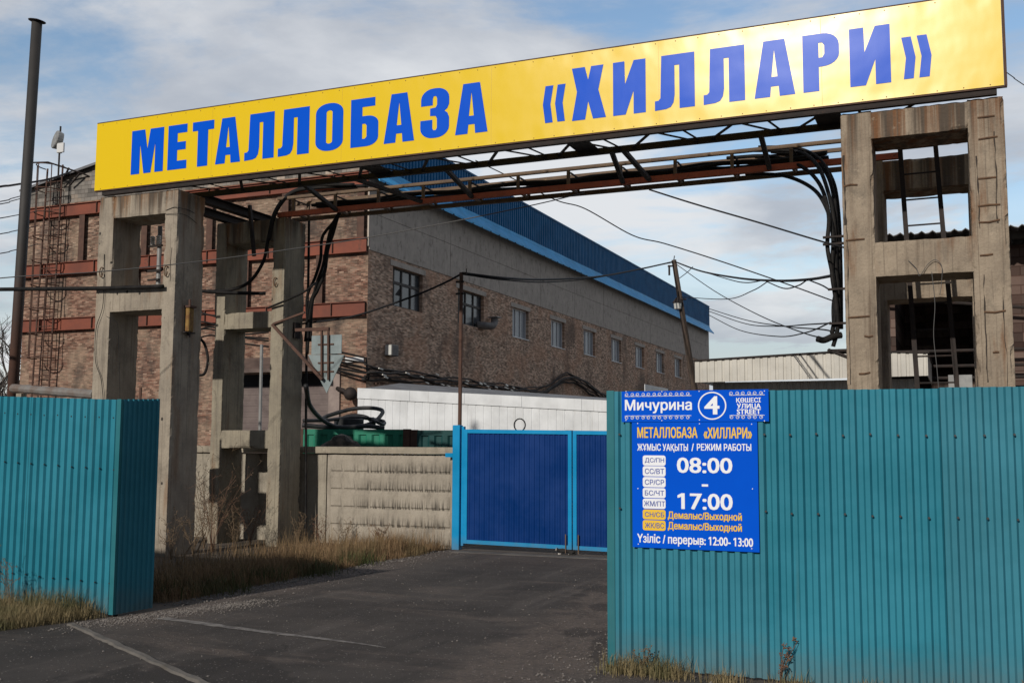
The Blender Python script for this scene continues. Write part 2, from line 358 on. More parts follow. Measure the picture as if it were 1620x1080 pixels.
def asphalt_mat():
    m, t, p = new_mat('asphalt'); v = ocoord(t); x, y, z = t.sep(v)
    col = t.mix(t.ramp(t.noise(v, .8, 8, .62), .3, .7), (.048, .0415, .038), (.088, .076, .068))
    # dusty wheel paths and verges: distance from the drive's edges, broken up by noise
    nz = t.math('MULTIPLY', t.math('SUBTRACT', t.noise(v, 1.1, 8, .65), .5), 2.4)
    left = t.math('ADD', t.math('ADD', x, 7.2), t.math('MULTIPLY', nz, .45))
    dl = t.math('MULTIPLY', t.ramp(left, .75, .05), t.ramp(y, 7.0, 7.9))
    n5 = t.math('MULTIPLY', t.math('SUBTRACT', t.noise(v, 1.6, 9, .68), .5), 1.5)
    rt = t.math('ADD', t.math('ADD', x, t.math('MULTIPLY', y, .125)), t.math('ADD', n5, 2.5))
    dr = t.math('MULTIPLY', t.ramp(rt, -.2, .25), t.ramp(t.noise(v, 3.2, 8, .7), .2, .55))
    far = t.math('MULTIPLY', t.ramp(t.math('ADD', y, nz), 12.6, 14.6), .6)
    vg = t.ramp(t.math('ADD', t.math('SUBTRACT', t.math('MULTIPLY', x, -.47), y), t.math('ADD', nz, 1.0)), -1.8, -.4)
    d1 = t.math('MAXIMUM', t.math('MAXIMUM', dl, dr), far)
    patch = t.math('MULTIPLY', t.ramp(t.noise(t.scale(v, .45, 1.5, 1), 1.1, 8, .65, .6), .50, .66), .8)
    dust = t.math('MULTIPLY', t.math('MAXIMUM', d1, patch), t.ramp(t.noise(v, 26, 6, .7), .25, .6))
    col = t.mix(t.math('MULTIPLY', dust, .85), col, (.165, .130, .110))
    # pale dried splashes and tyre-swept streaks along the drive
    sw = t.noise(t.scale(v, 2.6, .32, 1), 1.0, 8, .65, .4)
    col = t.mix(t.math('MULTIPLY', t.ramp(sw, .54, .68), .38), col, (.15, .128, .115))
    col = t.mix(t.math('MULTIPLY', t.ramp(sw, .44, .34), .5), col, (.030, .027, .0255))
    # old tar repairs with their own ragged outline, and drip stains
    rp = t.noise(t.scale(v, .9, .55, 1), .55, 6, .5); col = t.mix(t.math('MULTIPLY', t.ramp(rp, .585, .60), .55), col, (.022, .0195, .019))
    col = t.mix(t.math('MULTIPLY', t.ramp(t.vor(v, .8), .16, .05), .4), col, (.018, .016, .0155))
    # aggregate
    cells = t.node('ShaderNodeTexVoronoi', feature='F1'); t.L.new(v, cells.inputs['Vector']); cells.inputs['Scale'].default_value = 55
    cr, cg_, cb_ = t.sep(cells.outputs['Color'])
    k = t.math('MULTIPLY', t.ramp(cells.outputs['Distance'], .42, .30), t.ramp(cr, .90, .96))
    col = t.mix(t.math('MULTIPLY', k, .75), col, (.30, .27, .25))
    col = t.mix(t.math('MULTIPLY', t.ramp(t.noise(v, 120, 3, .6), .4, .7), .4), col, (.03, .027, .026))
    # fine cracks
    ck = t.vor(t.scale(v, 1, .7, 1), .55, 'DISTANCE_TO_EDGE')
    ck = t.math('ADD', ck, t.math('MULTIPLY', t.math('SUBTRACT', t.noise(v, 2.6, 8, .75), .5), .34))
    col = t.mix(t.math('MULTIPLY', t.math('MULTIPLY', t.ramp(t.math('ABSOLUTE', ck), .010, .0), t.ramp(t.noise(v, .7, 4), .45, .6)), .6), col, (.015, .014, .013))
    t.put(p.inputs['Base Color'], col); p.inputs['Roughness'].default_value = .9; p.inputs['Specular IOR Level'].default_value = .25
    h = t.math('ADD', t.noise(v, 90, 5, .7), t.math('MULTIPLY', t.noise(v, 6, 5, .6), 1.0))
    h = t.math('ADD', h, k)
    t.L.new(t.bump(h, .55, .02), p.inputs['Normal'])
    return m
M['asphalt'] = asphalt_mat()
M['dirt'] = simple('dirt', (.095, .075, .058), .95, c2=(.06, .047, .037), nscale=1.5, bump=.5, bscale=25)
M['gravel'] = simple('gravel_stone', (.22, .195, .175), .9, c2=(.12, .105, .095), nscale=7)
M['line'] = simple('worn_strip', (.20, .185, .17), .9, c2=(.09, .08, .075), nscale=9, lo=.4, hi=.62)

# ------------------------------------------------------------------ mesh helpers
class MB:
    def __init__(s): s.v = []; s.f = []
    def add(s, vs, fs):
        o = len(s.v); s.v += [tuple(p) for p in vs]; s.f += [tuple(i + o for i in f) for f in fs]; return s
    def box(s, x0, x1, y0, y1, z0, z1):
        return s.add([(x0, y0, z0), (x1, y0, z0), (x1, y1, z0), (x0, y1, z0), (x0, y0, z1), (x1, y0, z1), (x1, y1, z1), (x0, y1, z1)],
                     [(0, 3, 2, 1), (4, 5, 6, 7), (0, 1, 5, 4), (1, 2, 6, 5), (2, 3, 7, 6), (3, 0, 4, 7)])
    def bar(s, a, b, w_, h_, up=(0, 0, 1)):
        a = Vector(a); b = Vector(b); d = (b - a).normalized(); up = Vector(up)
        if abs(d.dot(up)) > .98: up = Vector((0, 1, 0))
        sx = d.cross(up).normalized(); sz = sx.cross(d).normalized()
        vs = []
        for p in (a, b):
            for i, j in ((-1, -1), (1, -1), (1, 1), (-1, 1)): vs.append(p + sx * (i * w_ / 2) + sz * (j * h_ / 2))
        return s.add(vs, [(0, 1, 2, 3), (7, 6, 5, 4), (0, 4, 5, 1), (1, 5, 6, 2), (2, 6, 7, 3), (3, 7, 4, 0)])
    def tube(s, pts, r, n=6, r2=None, cap=True):
        pts = [Vector(p) for p in pts]; m = len(pts); prev = None; vs = []
        for i, p in enumerate(pts):
            d = (pts[min(i + 1, m - 1)] - pts[max(i - 1, 0)]).normalized()
            if prev is None:
                ref = Vector((0, 0, 1)) if abs(d.z) < .9 else Vector((1, 0, 0))
                u = d.cross(ref).normalized()
            else:
                u = (prev - d * prev.dot(d)).normalized()
            prev = u; v_ = d.cross(u)
            rr = r if r2 is None else r + (r2 - r) * i / (m - 1)
            if isinstance(r, (list, tuple)): rr = r[i]
            for k in range(n):
                a = 2 * math.pi * k / n; vs.append(p + u * (math.cos(a) * rr) + v_ * (math.sin(a) * rr))
        fs = []
        for i in range(m - 1):
            for k in range(n):
                k2 = (k + 1) % n; fs.append((i * n + k, i * n + k2, (i + 1) * n + k2, (i + 1) * n + k))
        if cap: fs += [tuple(range(n - 1, -1, -1)), tuple((m - 1) * n + k for k in range(n))]
        return s.add(vs, fs)
    def ball(s, c, rx, ry=None, rz=None, seg=10, rings=7):
        ry = ry or rx; rz = rz or rx; vs = []; fs = []
        for i in range(rings + 1):
            th = math.pi * i / rings
            for k in range(seg):
                a = 2 * math.pi * k / seg
                vs.append((c[0] + rx * math.sin(th) * math.cos(a), c[1] + ry * math.sin(th) * math.sin(a), c[2] + rz * math.cos(th)))
        for i in range(rings):
            for k in range(seg):
                k2 = (k + 1) % seg; fs.append((i * seg + k, (i + 1) * seg + k, (i + 1) * seg + k2, i * seg + k2))
        return s.add(vs, fs)
    def prism(s, poly, y0, y1):       # poly in (x, z), extruded along y
        n = len(poly)
        vs = [(x, y0, z) for x, z in poly] + [(x, y1, z) for x, z in poly]
        fs = [tuple(range(n)), tuple(range(2 * n - 1, n - 1, -1))]
        for i in range(n): j = (i + 1) % n; fs.append((i, i + n, j + n, j))
        return s.add(vs, fs)

def thing(name, label, cat, loc=(0, 0, 0), group=None, rotz=0):
    o = bpy.data.objects.new(name, None); COL.objects.link(o); o.empty_display_size = .2
    o.location = loc; o.rotation_euler = (0, 0, rotz); o['label'] = label; o['category'] = cat
    if group: o['group'] = group
    return o
def obj(name, mb, mat, parent=None, smooth=False, local=False, label=None, bevel=0):
    me = bpy.data.meshes.new(name)
    off = Vector((0, 0, 0))
    if parent is not None and not local:
        q = parent; 
        while q is not None: off = off + Vector(q.location); q = q.parent
    me.from_pydata([tuple(Vector(p) - off) for p in mb.v], [], mb.f)
    bm = bmesh.new(); bm.from_mesh(me); bmesh.ops.recalc_face_normals(bm, faces=bm.faces)
    if bevel:
        bmesh.ops.bevel(bm, geom=list(bm.edges), offset=bevel, segments=1, affect='EDGES')
    bm.to_mesh(me); bm.free()
    if smooth:
        for p in me.polygons: p.use_smooth = True
    me.materials.append(mat if not isinstance(mat, str) else M[mat])
    o = bpy.data.objects.new(name, me); COL.objects.link(o)
    if parent is not None: o.parent = parent
    if label: o['label'] = label
    return o
def tag(o, label, cat, group=None):
    o['label'] = label; o['category'] = cat
    if group: o['group'] = group
    return o
def struct(name, mb, mat, smooth=False):
    o = obj(name, mb, mat, smooth=smooth); o['kind'] = 'structure'; return o
def stuff(name, mb, mat, label, cat):
    o = obj(name, mb, mat); o['kind'] = 'stuff'; o['label'] = label; o['category'] = cat; return o

def spline(pts, n=8):
    """Catmull-Rom through pts"""
    P = [Vector(p) for p in pts]; P = [P[0] * 2 - P[1]] + P + [P[-1] * 2 - P[-2]]
    out = []
    for i in range(1, len(P) - 2):
        for k in range(n):
            t_ = k / n; a, b, c, d = P[i - 1], P[i], P[i + 1], P[i + 2]
            out.append(.5 * ((2 * b) + (c - a) * t_ + (2 * a - 5 * b + 4 * c - d) * t_ ** 2 + (3 * b - a - 3 * c + d) * t_ ** 3))
    out.append(P[-2]); return out
def sag(a, b, s_, n=16):
    a = Vector(a); b = Vector(b)
    return [a.lerp(b, k / n) - Vector((0, 0, s_ * 4 * (k / n) * (1 - k / n))) for k in range(n + 1)]

def rough_box(mb, x0, x1, y0, y1, z0, z1, step=.07, chip=.022, seed=0, bulge=.0015):
    """cast concrete member: subdivided box whose arrises are worn and chipped"""
    nx, ny, nz = [max(2, int(round(d / step))) for d in (x1 - x0, y1 - y0, z1 - z0)]
    bm = bmesh.new(); idx = {}
    def vert(i, j, k):
        key = (i, j, k)
        if key in idx: return idx[key]
        x, y, z = x0 + (x1 - x0) * i / nx, y0 + (y1 - y0) * j / ny, z0 + (z1 - z0) * k / nz
        p = Vector((x, y, z)); q = p * 3.1 + Vector((seed * 7.3, seed * 3.1, seed))
        on = [(i in (0, nx)), (j in (0, ny)), (k in (0, nz))]
        cx, cy, cz = (x0 + x1) / 2, (y0 + y1) / 2, (z0 + z1) / 2
        inw = Vector(((1 if x < cx else -1) * on[0], (1 if y < cy else -1) * on[1], (1 if z < cz else -1) * on[2]))
        if sum(on) >= 2:
            a = noise.noise(q * 2.2) ; b = noise.noise(q * .9 + Vector((9, 2, 4)))
            c_ = noise.noise(q * 6.5)
            amt = .002 + max(0, a - .1) * chip * .55 + max(0, c_) * chip * .45 + max(0, b - .32) * chip * 2.2
            p = p + inw * amt
        else:
            p = p + inw * (noise.noise(q * .8) * bulge + max(0, noise.noise(q * 2.7) - .45) * chip * .2)
        idx[key] = bm.verts.new(p); return idx[key]
    for i in range(nx):
        for j in range(ny):
            for k in (0, nz): bm.faces.new([vert(i, j, k), vert(i + 1, j, k), vert(i + 1, j + 1, k), vert(i, j + 1, k)])
    for i in range(nx):
        for k in range(nz):
            for j in (0, ny): bm.faces.new([vert(i, j, k), vert(i + 1, j, k), vert(i + 1, j, k + 1), vert(i, j, k + 1)])
    for j in range(ny):
        for k in range(nz):
            for i in (0, nx): bm.faces.new([vert(i, j, k), vert(i, j + 1, k), vert(i, j + 1, k + 1), vert(i, j, k + 1)])
    bm.verts.ensure_lookup_table(); bm.verts.index_update()
    mb.add([v.co.copy() for v in bm.verts], [[v.index for v in f.verts] for f in bm.faces]); bm.free()
    return mb

def corrugated(mb, a, b, z0, z1, period, depth, thick=.004, ztop=None, phase=0, prof=(.35, .15, .35, .15)):
    """ribbed sheet from a to b (xy); crests stand out to the right-hand side of a->b"""
    a = Vector((a[0], a[1], 0)); b = Vector((b[0], b[1], 0)); L = (b - a).length; u = (b - a) / L
    n = Vector((u.y, -u.x, 0))
    cuts = [(0, 1), (prof[0], 1), (prof[0] + prof[1], 0), (prof[0] + prof[1] + prof[2], 0)]
    pts = []; k0 = -2
    for k in range(k0, int(L / period) + 3):
        for c, h in cuts:
            pts.append(((k + c) * period + phase, h * depth))
    line = []
    def hat(s_):
        for (p, q), (r_, t_) in zip(pts, pts[1:]):
            if p <= s_ <= r_: return q + (t_ - q) * (s_ - p) / (r_ - p) if r_ > p else q
        return 0
    line = [(0, hat(0))] + [(s_, h) for s_, h in pts if 1e-4 < s_ < L - 1e-4] + [(L, hat(L))]
    vs = []; fs = []
    for s_, h in line:
        zt = z1 if ztop is None else ztop(s_)
        zb = z0 if not callable(z0) else z0(s_)
        p = a + u * s_ + n * h; q = p - n * thick
        vs += [(p.x, p.y, zb), (p.x, p.y, zt), (q.x, q.y, zb), (q.x, q.y, zt)]
    for i in range(len(line) - 1):
        o = 4 * i
        fs += [(o, o + 4, o + 5, o + 1), (o + 2, o + 3, o + 7, o + 6), (o + 1, o + 5, o + 7, o + 3), (o, o + 2, o + 6, o + 4)]
    e = 4 * (len(line) - 1)
    fs += [(0, 1, 3, 2), (e, e + 2, e + 3, e + 1)]
    return mb.add(vs, fs)

def flat_shape(name, polys, mat, parent, y, x0, x1, z0, z1, thick=.004):
    """2-D outline (unit box, holes allowed) stretched to a rectangle on a vertical plane, as a thin solid"""
    cu = bpy.data.curves.new(name, 'CURVE'); cu.dimensions = '2D'; cu.fill_mode = 'BOTH'; cu.extrude = .5
    for poly in polys:
        sp = cu.splines.new('POLY'); sp.points.add(len(poly) - 1); sp.use_cyclic_u = True
        for i, (px, pz) in enumerate(poly): sp.points[i].co = (px, pz, 0, 1)
    return _curve_to_mesh(name, cu, mat, parent, y, x0, x1, z0, z1, thick, unit=True)
def _curve_to_mesh(name, cu, mat, parent, y, x0, x1, z0, z1, thick, unit=False):
    tmp = bpy.data.objects.new(name, cu); COL.objects.link(tmp)
    dg = bpy.context.evaluated_depsgraph_get(); me = bpy.data.meshes.new_from_object(tmp.evaluated_get(dg))
    bpy.data.objects.remove(tmp); bpy.data.curves.remove(cu)
    xs = [v.co.x for v in me.vertices]; ys = [v.co.y for v in me.vertices]
    ax, bx = (0, 1) if unit else (min(xs), max(xs)); ay, by = (0, 1) if unit else (min(ys), max(ys))
    off = Vector(parent.location) if parent else Vector((0, 0, 0))
    if parent and parent.parent: off += Vector(parent.parent.location)
    for v in me.vertices:
        X = x0 + (v.co.x - ax) / (bx - ax) * (x1 - x0); Z = z0 + (v.co.y - ay) / (by - ay) * (z1 - z0)
        Yv = y - thick / 2 + (-v.co.z) * thick if unit else y - thick / 2 - (v.co.z) * thick
        v.co = Vector((X, Yv, Z)) - off
    me.name = name; me.materials.clear(); me.materials.append(M[mat])
    bm = bmesh.new(); bm.from_mesh(me); bmesh.ops.recalc_face_normals(bm, faces=bm.faces); bm.to_mesh(me); bm.free()
    o = bpy.data.objects.new(name, me); COL.objects.link(o)
    if parent: o.parent = parent
    return o
def text(name, s, mat, parent, y, x0, x1, z0, z1, thick=.002, bold=.02):
    """a line of lettering: the font's outlines, emboldened by small shifts, unioned by winding number"""
    cu = bpy.data.curves.new(name, 'FONT'); cu.body = s; cu.size = 1; cu.fill_mode = 'NONE'; cu.resolution_u = 3
    tmp = bpy.data.objects.new(name, cu); COL.objects.link(tmp)
    me0 = bpy.data.meshes.new_from_object(tmp.evaluated_get(bpy.context.evaluated_depsgraph_get()))
    bpy.data.objects.remove(tmp); bpy.data.curves.remove(cu)
    P = [(v.co.x, v.co.y) for v in me0.vertices]; loops = []; cur = []
    for e in me0.edges:
        a, b = e.vertices; cur.append(a)
        if b < a: loops.append([P[i] for i in cur]); cur = []
    bpy.data.meshes.remove(me0)
    if '1' in s:      # the numeral one carries a flag
        for lp in list(loops):
            xs = [p[0] for p in lp]; ys = [p[1] for p in lp]
            if len(lp) == 4 and max(ys) - min(ys) > .62 and max(xs) - min(xs) < .14:
                a = min(xs); h = max(ys); loops.append([(a + .02, h), (a - .15, h - .09), (a - .15, h - .19), (a + .02, h - .10)])
    ax = min(p[0] for l in loops for p in l); bx = max(p[0] for l in loops for p in l)
    ay = min(p[1] for l in loops for p in l); by = max(p[1] for l in loops for p in l)
    d = bold * (1.25 if bold > .015 else .9)
    groups = []
    for l in sorted(loops, key=lambda l: min(p[0] for p in l)):
        a = min(p[0] for p in l) - d; b = max(p[0] for p in l) + d
        if groups and a < groups[-1][1]: groups[-1][2].append(l); groups[-1][1] = max(b, groups[-1][1])
        else: groups.append([a, b, [l]])
    mb = MB()
    def tx(p, k): return (x0 + (p[0] - ax) / (bx - ax) * (x1 - x0), y - (thick if k else 0), z0 + (p[1] - ay) / (by - ay) * (z1 - z0))
    for _, _, ls in groups:
        verts = []; edges = []
        for sx_, sy_ in ((-d, -d * .5), (d, -d * .5), (-d, d * .5), (d, d * .5), (0, 0)):
            for l in ls:
                o_ = len(verts); n = len(l); verts += [Vector((p[0] + sx_, p[1] + sy_)) for p in l]; edges += [(o_ + i, o_ + (i + 1) % n) for i in range(n)]
        per = len(edges) // 5
        A = np.array([verts[a] for a, b in edges]); B = np.array([verts[b] for a, b in edges])
        V, E_, F_, *_r = geometry.delaunay_2d_cdt(verts, edges, [], 0, 1e-6)
        keep = []
        C = np.array([[sum(V[i][k] for i in f) / len(f) for k in (0, 1)] for f in F_])
        up = (A[None, :, 1] <= C[:, None, 1]) & (B[None, :, 1] > C[:, None, 1]); dn = (A[None, :, 1] > C[:, None, 1]) & (B[None, :, 1] <= C[:, None, 1])
        side = (B[None, :, 0] - A[None, :, 0]) * (C[:, None, 1] - A[None, :, 1]) - (C[:, None, 0] - A[None, :, 0]) * (B[None, :, 1] - A[None, :, 1])
        wn = (up & (side > 0)).astype(int) - (dn & (side < 0)).astype(int)
        ins = np.zeros(len(F_), bool)
        for k in range(5): ins |= wn[:, k * per:(k + 1) * per].sum(1) != 0
        keep = [f for f, t_ in zip(F_, ins) if t_]
        cnt = {}
        for f in keep:
            for i in range(len(f)): cnt[(f[i], f[(i + 1) % len(f)])] = 1
        rim = [e for e in cnt if (e[1], e[0]) not in cnt]
        o_ = len(V)
        mb.add([tx(v, 1) for v in V] + [tx(v, 0) for v in V], [tuple(f) for f in keep] + [(b, a, a + o_, b + o_) for a, b in rim])
    o = obj(name, mb, mat, None)
    bm = bmesh.new(); bm.from_mesh(o.data); bmesh.ops.delete(bm, geom=[v for v in bm.verts if not v.link_faces], context='VERTS')
    off = Vector((0, 0, 0)); q = parent
    while q is not None: off += Vector(q.location); q = q.parent
    bmesh.ops.translate(bm, verts=bm.verts, vec=-off); bm.to_mesh(o.data); bm.free()
    o.parent = parent
    return o

# ------------------------------------------------------------------ ground
gb = MB(); gb.add([(-400, -60, -.006), (400, -60, -.006), (400, 700, -.006), (-400, 700, -.006)], [(0, 1, 2, 3)])
struct('ground', gb, 'dirt')
rb = MB()
road = [(-40, -12), (30, -12), (30, 6.9), (-2.0, 7.3), (-2.0, 15.4), (-7.32, 15.35), (-7.4, 12.5), (-7.2, 10.0), (-7.15, 8.5), (-7.45, 7.5), (-7.9, 6.4), (-40, 5.0)]
rb.add([(x, y, .0) for x, y in road], [tuple(range(len(road)))])
struct('road', rb, 'asphalt')

# concrete kerb flush in the asphalt where the drive meets the street
kp0, kp1 = PZ(112, 988), PZ(330, 1086)
kd = (kp1 - kp0).normalized(); kn = Vector((-kd.y, kd.x, 0)); kb = MB()
kp1 = kp1 + kd * 1.2
N_ = 60; vs = []; fs = []
for i in range(N_ + 1):
    p = kp0.lerp(kp1, i / N_)
    w1 = .021 + .008 * noise.noise(p * 6); w2 = -.021 + .018 * noise.noise(p * 9 + Vector((3, 1, 2))); h = .022 + .010 * noise.noise(p * 4)
    for w_, z_ in ((w2 - .008, -.004), (w2, h * .8), (w1, h), (w1 + .008, -.004)):
        q = p + kn * w_; vs.append((q.x, q.y, z_))
for i in range(N_):
    for k in range(3): o = i * 4; fs.append((o + k, o + k + 1, o + k + 5, o + k + 4))
kb.add(vs, fs); o = struct('kerb', kb, 'kerb')
# worn pale strip across the drive
sb = MB(); sp0, sp1 = PZ(252, 977), PZ(612, 1024); vs = []; fs = []
sd = (sp1 - sp0).normalized(); sn = Vector((-sd.y, sd.x, 0)); N_ = 70
for i in range(N_ + 1):
    t_ = i / N_; p = sp0.lerp(sp1, t_); wd = (.115 * (1 - t_) ** .6 + .012) * (1 + .35 * noise.noise(p * 7))
    for s_ in (-1, 1): q = p + sn * (s_ * wd / 2 + .02 * noise.noise(p * 2)); vs.append((q.x, q.y, .004))
for i in range(N_): fs.append((2 * i, 2 * i + 1, 2 * i + 3, 2 * i + 2))
sb.add(vs, fs); struct('road_strip', sb, 'line')
# concrete sill under the gate
b_ = MB(); rough_box(b_, -7.15, -3.4, 14.55, 14.78, -.05, .008, .1, .012, 3)
struct('gate_sill', b_, 'kerb')

# ------------------------------------------------------------------ corrugated fences
PER = .0885
def screws(par, a, b, zf, rowstep, off, r=.007, xmin=-9.4):
    s_ = off
    while s_ < b[0] - a[0]:
        x = a[0] + s_; z = zf(s_) + rnd.uniform(-.006, .006)
        if x > xmin and x < 1.2:
            mb = MB(); mb.tube([(x, a[1] - .018, z), (x, a[1] - .028, z)], r, 6); obj('screw', mb, 'screw', par)
        s_ += rowstep
YR = 7.585
t = thing('corrugated_fence', 'wide teal corrugated metal fence on the right carrying the blue opening hours board', 'fence', (-2.41, YR, 0))
XR0, XR1 = -2.41, 3.2
steps = [rnd.uniform(-.008, .008) for _ in range(12)]
b_ = MB(); corrugated(b_, (XR0, YR), (XR1, YR), .02, 2.0, PER, .024, ztop=lambda s_: 2.022 - .006 * s_ + steps[int(s_ / 1.15)], phase=-.045)
obj('sheet_panel', b_, 'teal', t)
b_ = MB(); b_.box(XR0 - .012, XR0 + .045, YR - .032, YR - .027, .02, 2.024); b_.box(XR0 - .012, XR0 - .007, YR - .027, YR + .05, .02, 2.024)
obj('corner_trim', b_, 'teal_trim', t)
for zz in (.38, 1.02, 1.74):
    b_ = MB(); b_.box(XR0, XR1, YR + .006, YR + .046, zz - .02, zz + .02); obj('rail', b_, 'dark_steel', t)
for xx in (XR0 + .04, .2, 2.7):
    b_ = MB(); b_.box(xx, xx + .06, YR + .048, YR + .108, -.05, 1.98); obj('post', b_, 'dark_steel', t)
for zz in (1.70, 1.16):
    screws(t, (XR0, YR), (XR1, YR), lambda s_: zz - .002 * s_, PER * 2, .085, .008)

YL, XL = 7.856, -7.36
t = thing('corrugated_fence', 'teal corrugated metal fence corner at the left edge with a shaded return side', 'fence', (XL, YL, 0))
b_ = MB(); corrugated(b_, (-16.5, YL), (XL, YL), lambda s_: .02 + .045 * max(0, (9.14 - s_)) * (1 if s_ > 7 else .6), 2.0, PER, .024, ztop=lambda s_: 2.03 + .035 * (9.14 - s_), phase=.02)
obj('front_panel', b_, 'teal', t)
SE = (-7.325, 8.33)
b_ = MB(); corrugated(b_, (XL + .003, YL + .004), SE, .02, 2.0, .062, .012, ztop=lambda s_: 2.035 + .05 * s_)
obj('side_panel', b_, 'teal', t)
b_ = MB(); b_.box(XL - .04, XL + .006, YL - .032, YL - .027, .02, 2.035); b_.box(XL + .006, XL + .011, YL - .032, YL + .03, .02, 2.035); obj('corner_trim', b_, 'teal_trim', t)
for zz, o_ in ((1.86, .03), (1.37, .06), (.30, .06)):
    screws(t, (-16.5, YL), (XL, YL), lambda s_: zz + .035 * (9.14 - s_) * (1 if zz > 1 else .9), PER * 2, o_, .0075)
for zz in (.4, 1.4, 1.8):
    b_ = MB(); b_.box(-16.5, XL - .06, YL + .02, YL + .06, zz, zz + .04); obj('rail', b_, 'dark_steel', t)
b_ = MB(); b_.box(XL - .09, XL - .03, YL + .02, YL + .08, -.05, 1.98); obj('post', b_, 'dark_steel', t)

# ------------------------------------------------------------------ boards on the right fence
def cr(x, y): return 960 + x / 3.6, 600 + y / 3.6
YB = YR - .034
def rect(x0, y0, x1, y1, Y):
    xm, ym = (x0 + x1) / 2, (y0 + y1) / 2
    return PY(*cr(x0, ym), Y).x, PY(*cr(x1, ym), Y).x, PY(*cr(xm, y1), Y).z, PY(*cr(xm, y0), Y).z
def rounded(r_, asp=1, n=5):
    pts = []
    rx, ry = r_, r_ * asp
    for cx, cy, a0 in ((1 - rx, 1 - ry, 0), (rx, 1 - ry, 90), (rx, ry, 180), (1 - rx, ry, 270)):
        for k in range(n + 1): a = R(a0 + 90 * k / n); pts.append((cx + rx * math.cos(a), cy + ry * math.sin(a)))
    return pts
def dots(par, pts, Y, r=.006):
    for x, y in pts:
        p = PY(*cr(x, y), Y); mb = MB(); mb.tube([(p.x, Y, p.z), (p.x, Y - .004, p.z)], r, 8); obj('screw', mb, 'screw_white', par)

x0, x1, z0, z1 = rect(85, 62, 922, 240, YB)
hb = thing('opening_hours_board', 'blue opening hours board with white times and yellow day tags', 'sign', (-1.78, YB, 1.3))
hx0, hx1, hz0, hz1 = rect(145, 238, 863, 968, YB)
b_ = MB(); b_.box(hx0, hx1, YB, YB + .006, hz0, z0 - .003); obj('board', b_, 'board_blue', hb)
YT = YB - .0015
def line(s, x0_, y0_, x1_, y1_, mat, par, bold=.02, name='text_line'):
    return text(name, s, mat, par, YT, *rect(x0_, y0_, x1_, y1_, YT), thick=.0015, bold=bold)
line('МЕТАЛЛОБАЗА', 175, 272, 515, 332, 'sign_yellow', hb, .022)
line('«ХИЛЛАРИ»', 553, 274, 825, 334, 'sign_yellow', hb, .022)
line('ЖҰМЫС УАҚЫТЫ', 175, 366, 462, 413, 'sign_white', hb)
line('/', 483, 365, 495, 407, 'sign_white', hb)
line('РЕЖИМ РАБОТЫ', 514, 366, 822, 405, 'sign_white', hb)
line('08:00', 402, 446, 712, 532, 'sign_white', hb, .017)
b_ = MB(); q = rect(541, 596, 577, 609, YT); b_.box(q[0], q[1], YT - .0015, YT, q[2], q[3]); obj('dash', b_, 'sign_white', hb)
line('17:00', 406, 650, 714, 740, 'sign_white', hb, .017)
tags = ['ДС/ПН', 'СС/ВТ', 'СР/СР', 'БС/ЧТ', 'ЖМ/ПТ', 'СН/СБ', 'ЖК/ВС']
ty = [(432, 490), (493, 551), (555, 613), (617, 674), (678, 735), (740, 796), (801, 859)]
for i, (s, (ya, yb_)) in enumerate(zip(tags, ty)):
    q = rect(205, ya, 335, yb_, YT)
    tg = flat_shape('day_tag', [rounded(.1, 2.2)], 'sign_white' if i < 5 else 'sign_yellow', hb, YT, *q, thick=.0015)
    YT2 = YT - .0025
    xw = 326 if i not in (4,) else 331
    text('tag_text', s, 'sign_ink', tg, YT2, *rect(217 if i != 4 else 212, ya + 14, xw, yb_ - 14, YT2), thick=.001, bold=.012)
line('Демалыс/Выходной', 349, 755, 768, 805, 'sign_yellow', hb, .022)
line('Демалыс/Выходной', 349, 815, 768, 866, 'sign_yellow', hb, .022)
line('Үзіліс / перерыв: 12:00- 13:00', 175, 888, 832, 952, 'sign_white', hb, .02)
dots(hb, [(176, 250), (528, 252), (825, 254), (178, 620), (830, 622), (180, 936), (532, 950), (826, 962)], YB, .004)

ap = thing('address_plate', 'blue street address plate with a circled 4 above the opening hours board', 'sign', (-1.76, YB, 1.92))
b_ = MB(); b_.box(x0, x1, YB - .001, YB + .006, z0, z1); obj('plate', b_, 'board_blue', ap)
YT = YB - .0028
line('Мичурина', 105, 114, 483, 191, 'sign_white', ap, .018)
line('4', 560, 97, 637, 197, 'sign_white', ap, .022)
line('ҚӨШЕСІ', 738, 104, 876, 135, 'sign_white', ap, .022)
line('УЛИЦА', 742, 137, 876, 169, 'sign_white', ap, .022)
line('STREET', 742, 169, 876, 197, 'sign_white', ap, .022)
q = rect(519, 70, 681, 229, YT); n_ = 48
circ = [(.5 + .5 * math.cos(2 * math.pi * k / n_), .5 + .5 * math.sin(2 * math.pi * k / n_)) for k in range(n_)]
flat_shape('ring', [circ, [(.5 + (a - .5) * .91, .5 + (c - .5) * .91) for a, c in circ]], 'sign_white', ap, YT, *q, thick=.0015)
def ornament(xa, xb, ya, yb_, count, up):
    q = rect(xa, ya, xb, yb_, YT); mb = MB(); W = (q[1] - q[0]) / count; H = q[3] - q[2]; r_ = .0022
    for k in range(count):
        cx = q[0] + W * (k + .5); s_ = 1 if up else -1; cz = (q[2] + q[3]) / 2
        arc = []
        for i in range(15):       # a ram's-horn scroll, alternating
            a = R(-40 + 430 * i / 14); rr = H * (.46 - .26 * i / 14)
            arc.append((cx - W * .16 + rr * math.cos(a) * (1 if k % 2 else -1) * .95, YT - .001, cz + s_ * rr * math.sin(a)))
        mb.tube(arc, r_, 4)
        mb.tube([(cx - W * .5, YT - .001, cz - s_ * H * .40), (cx, YT - .001, cz - s_ * H * .46), (cx + W * .5, YT - .001, cz - s_ * H * .40)], r_, 4)
    return obj('ornament', mb, 'sign_white', ap)
ornament(103, 482, 74, 97, 12, True); ornament(103, 482, 205, 228, 12, False)
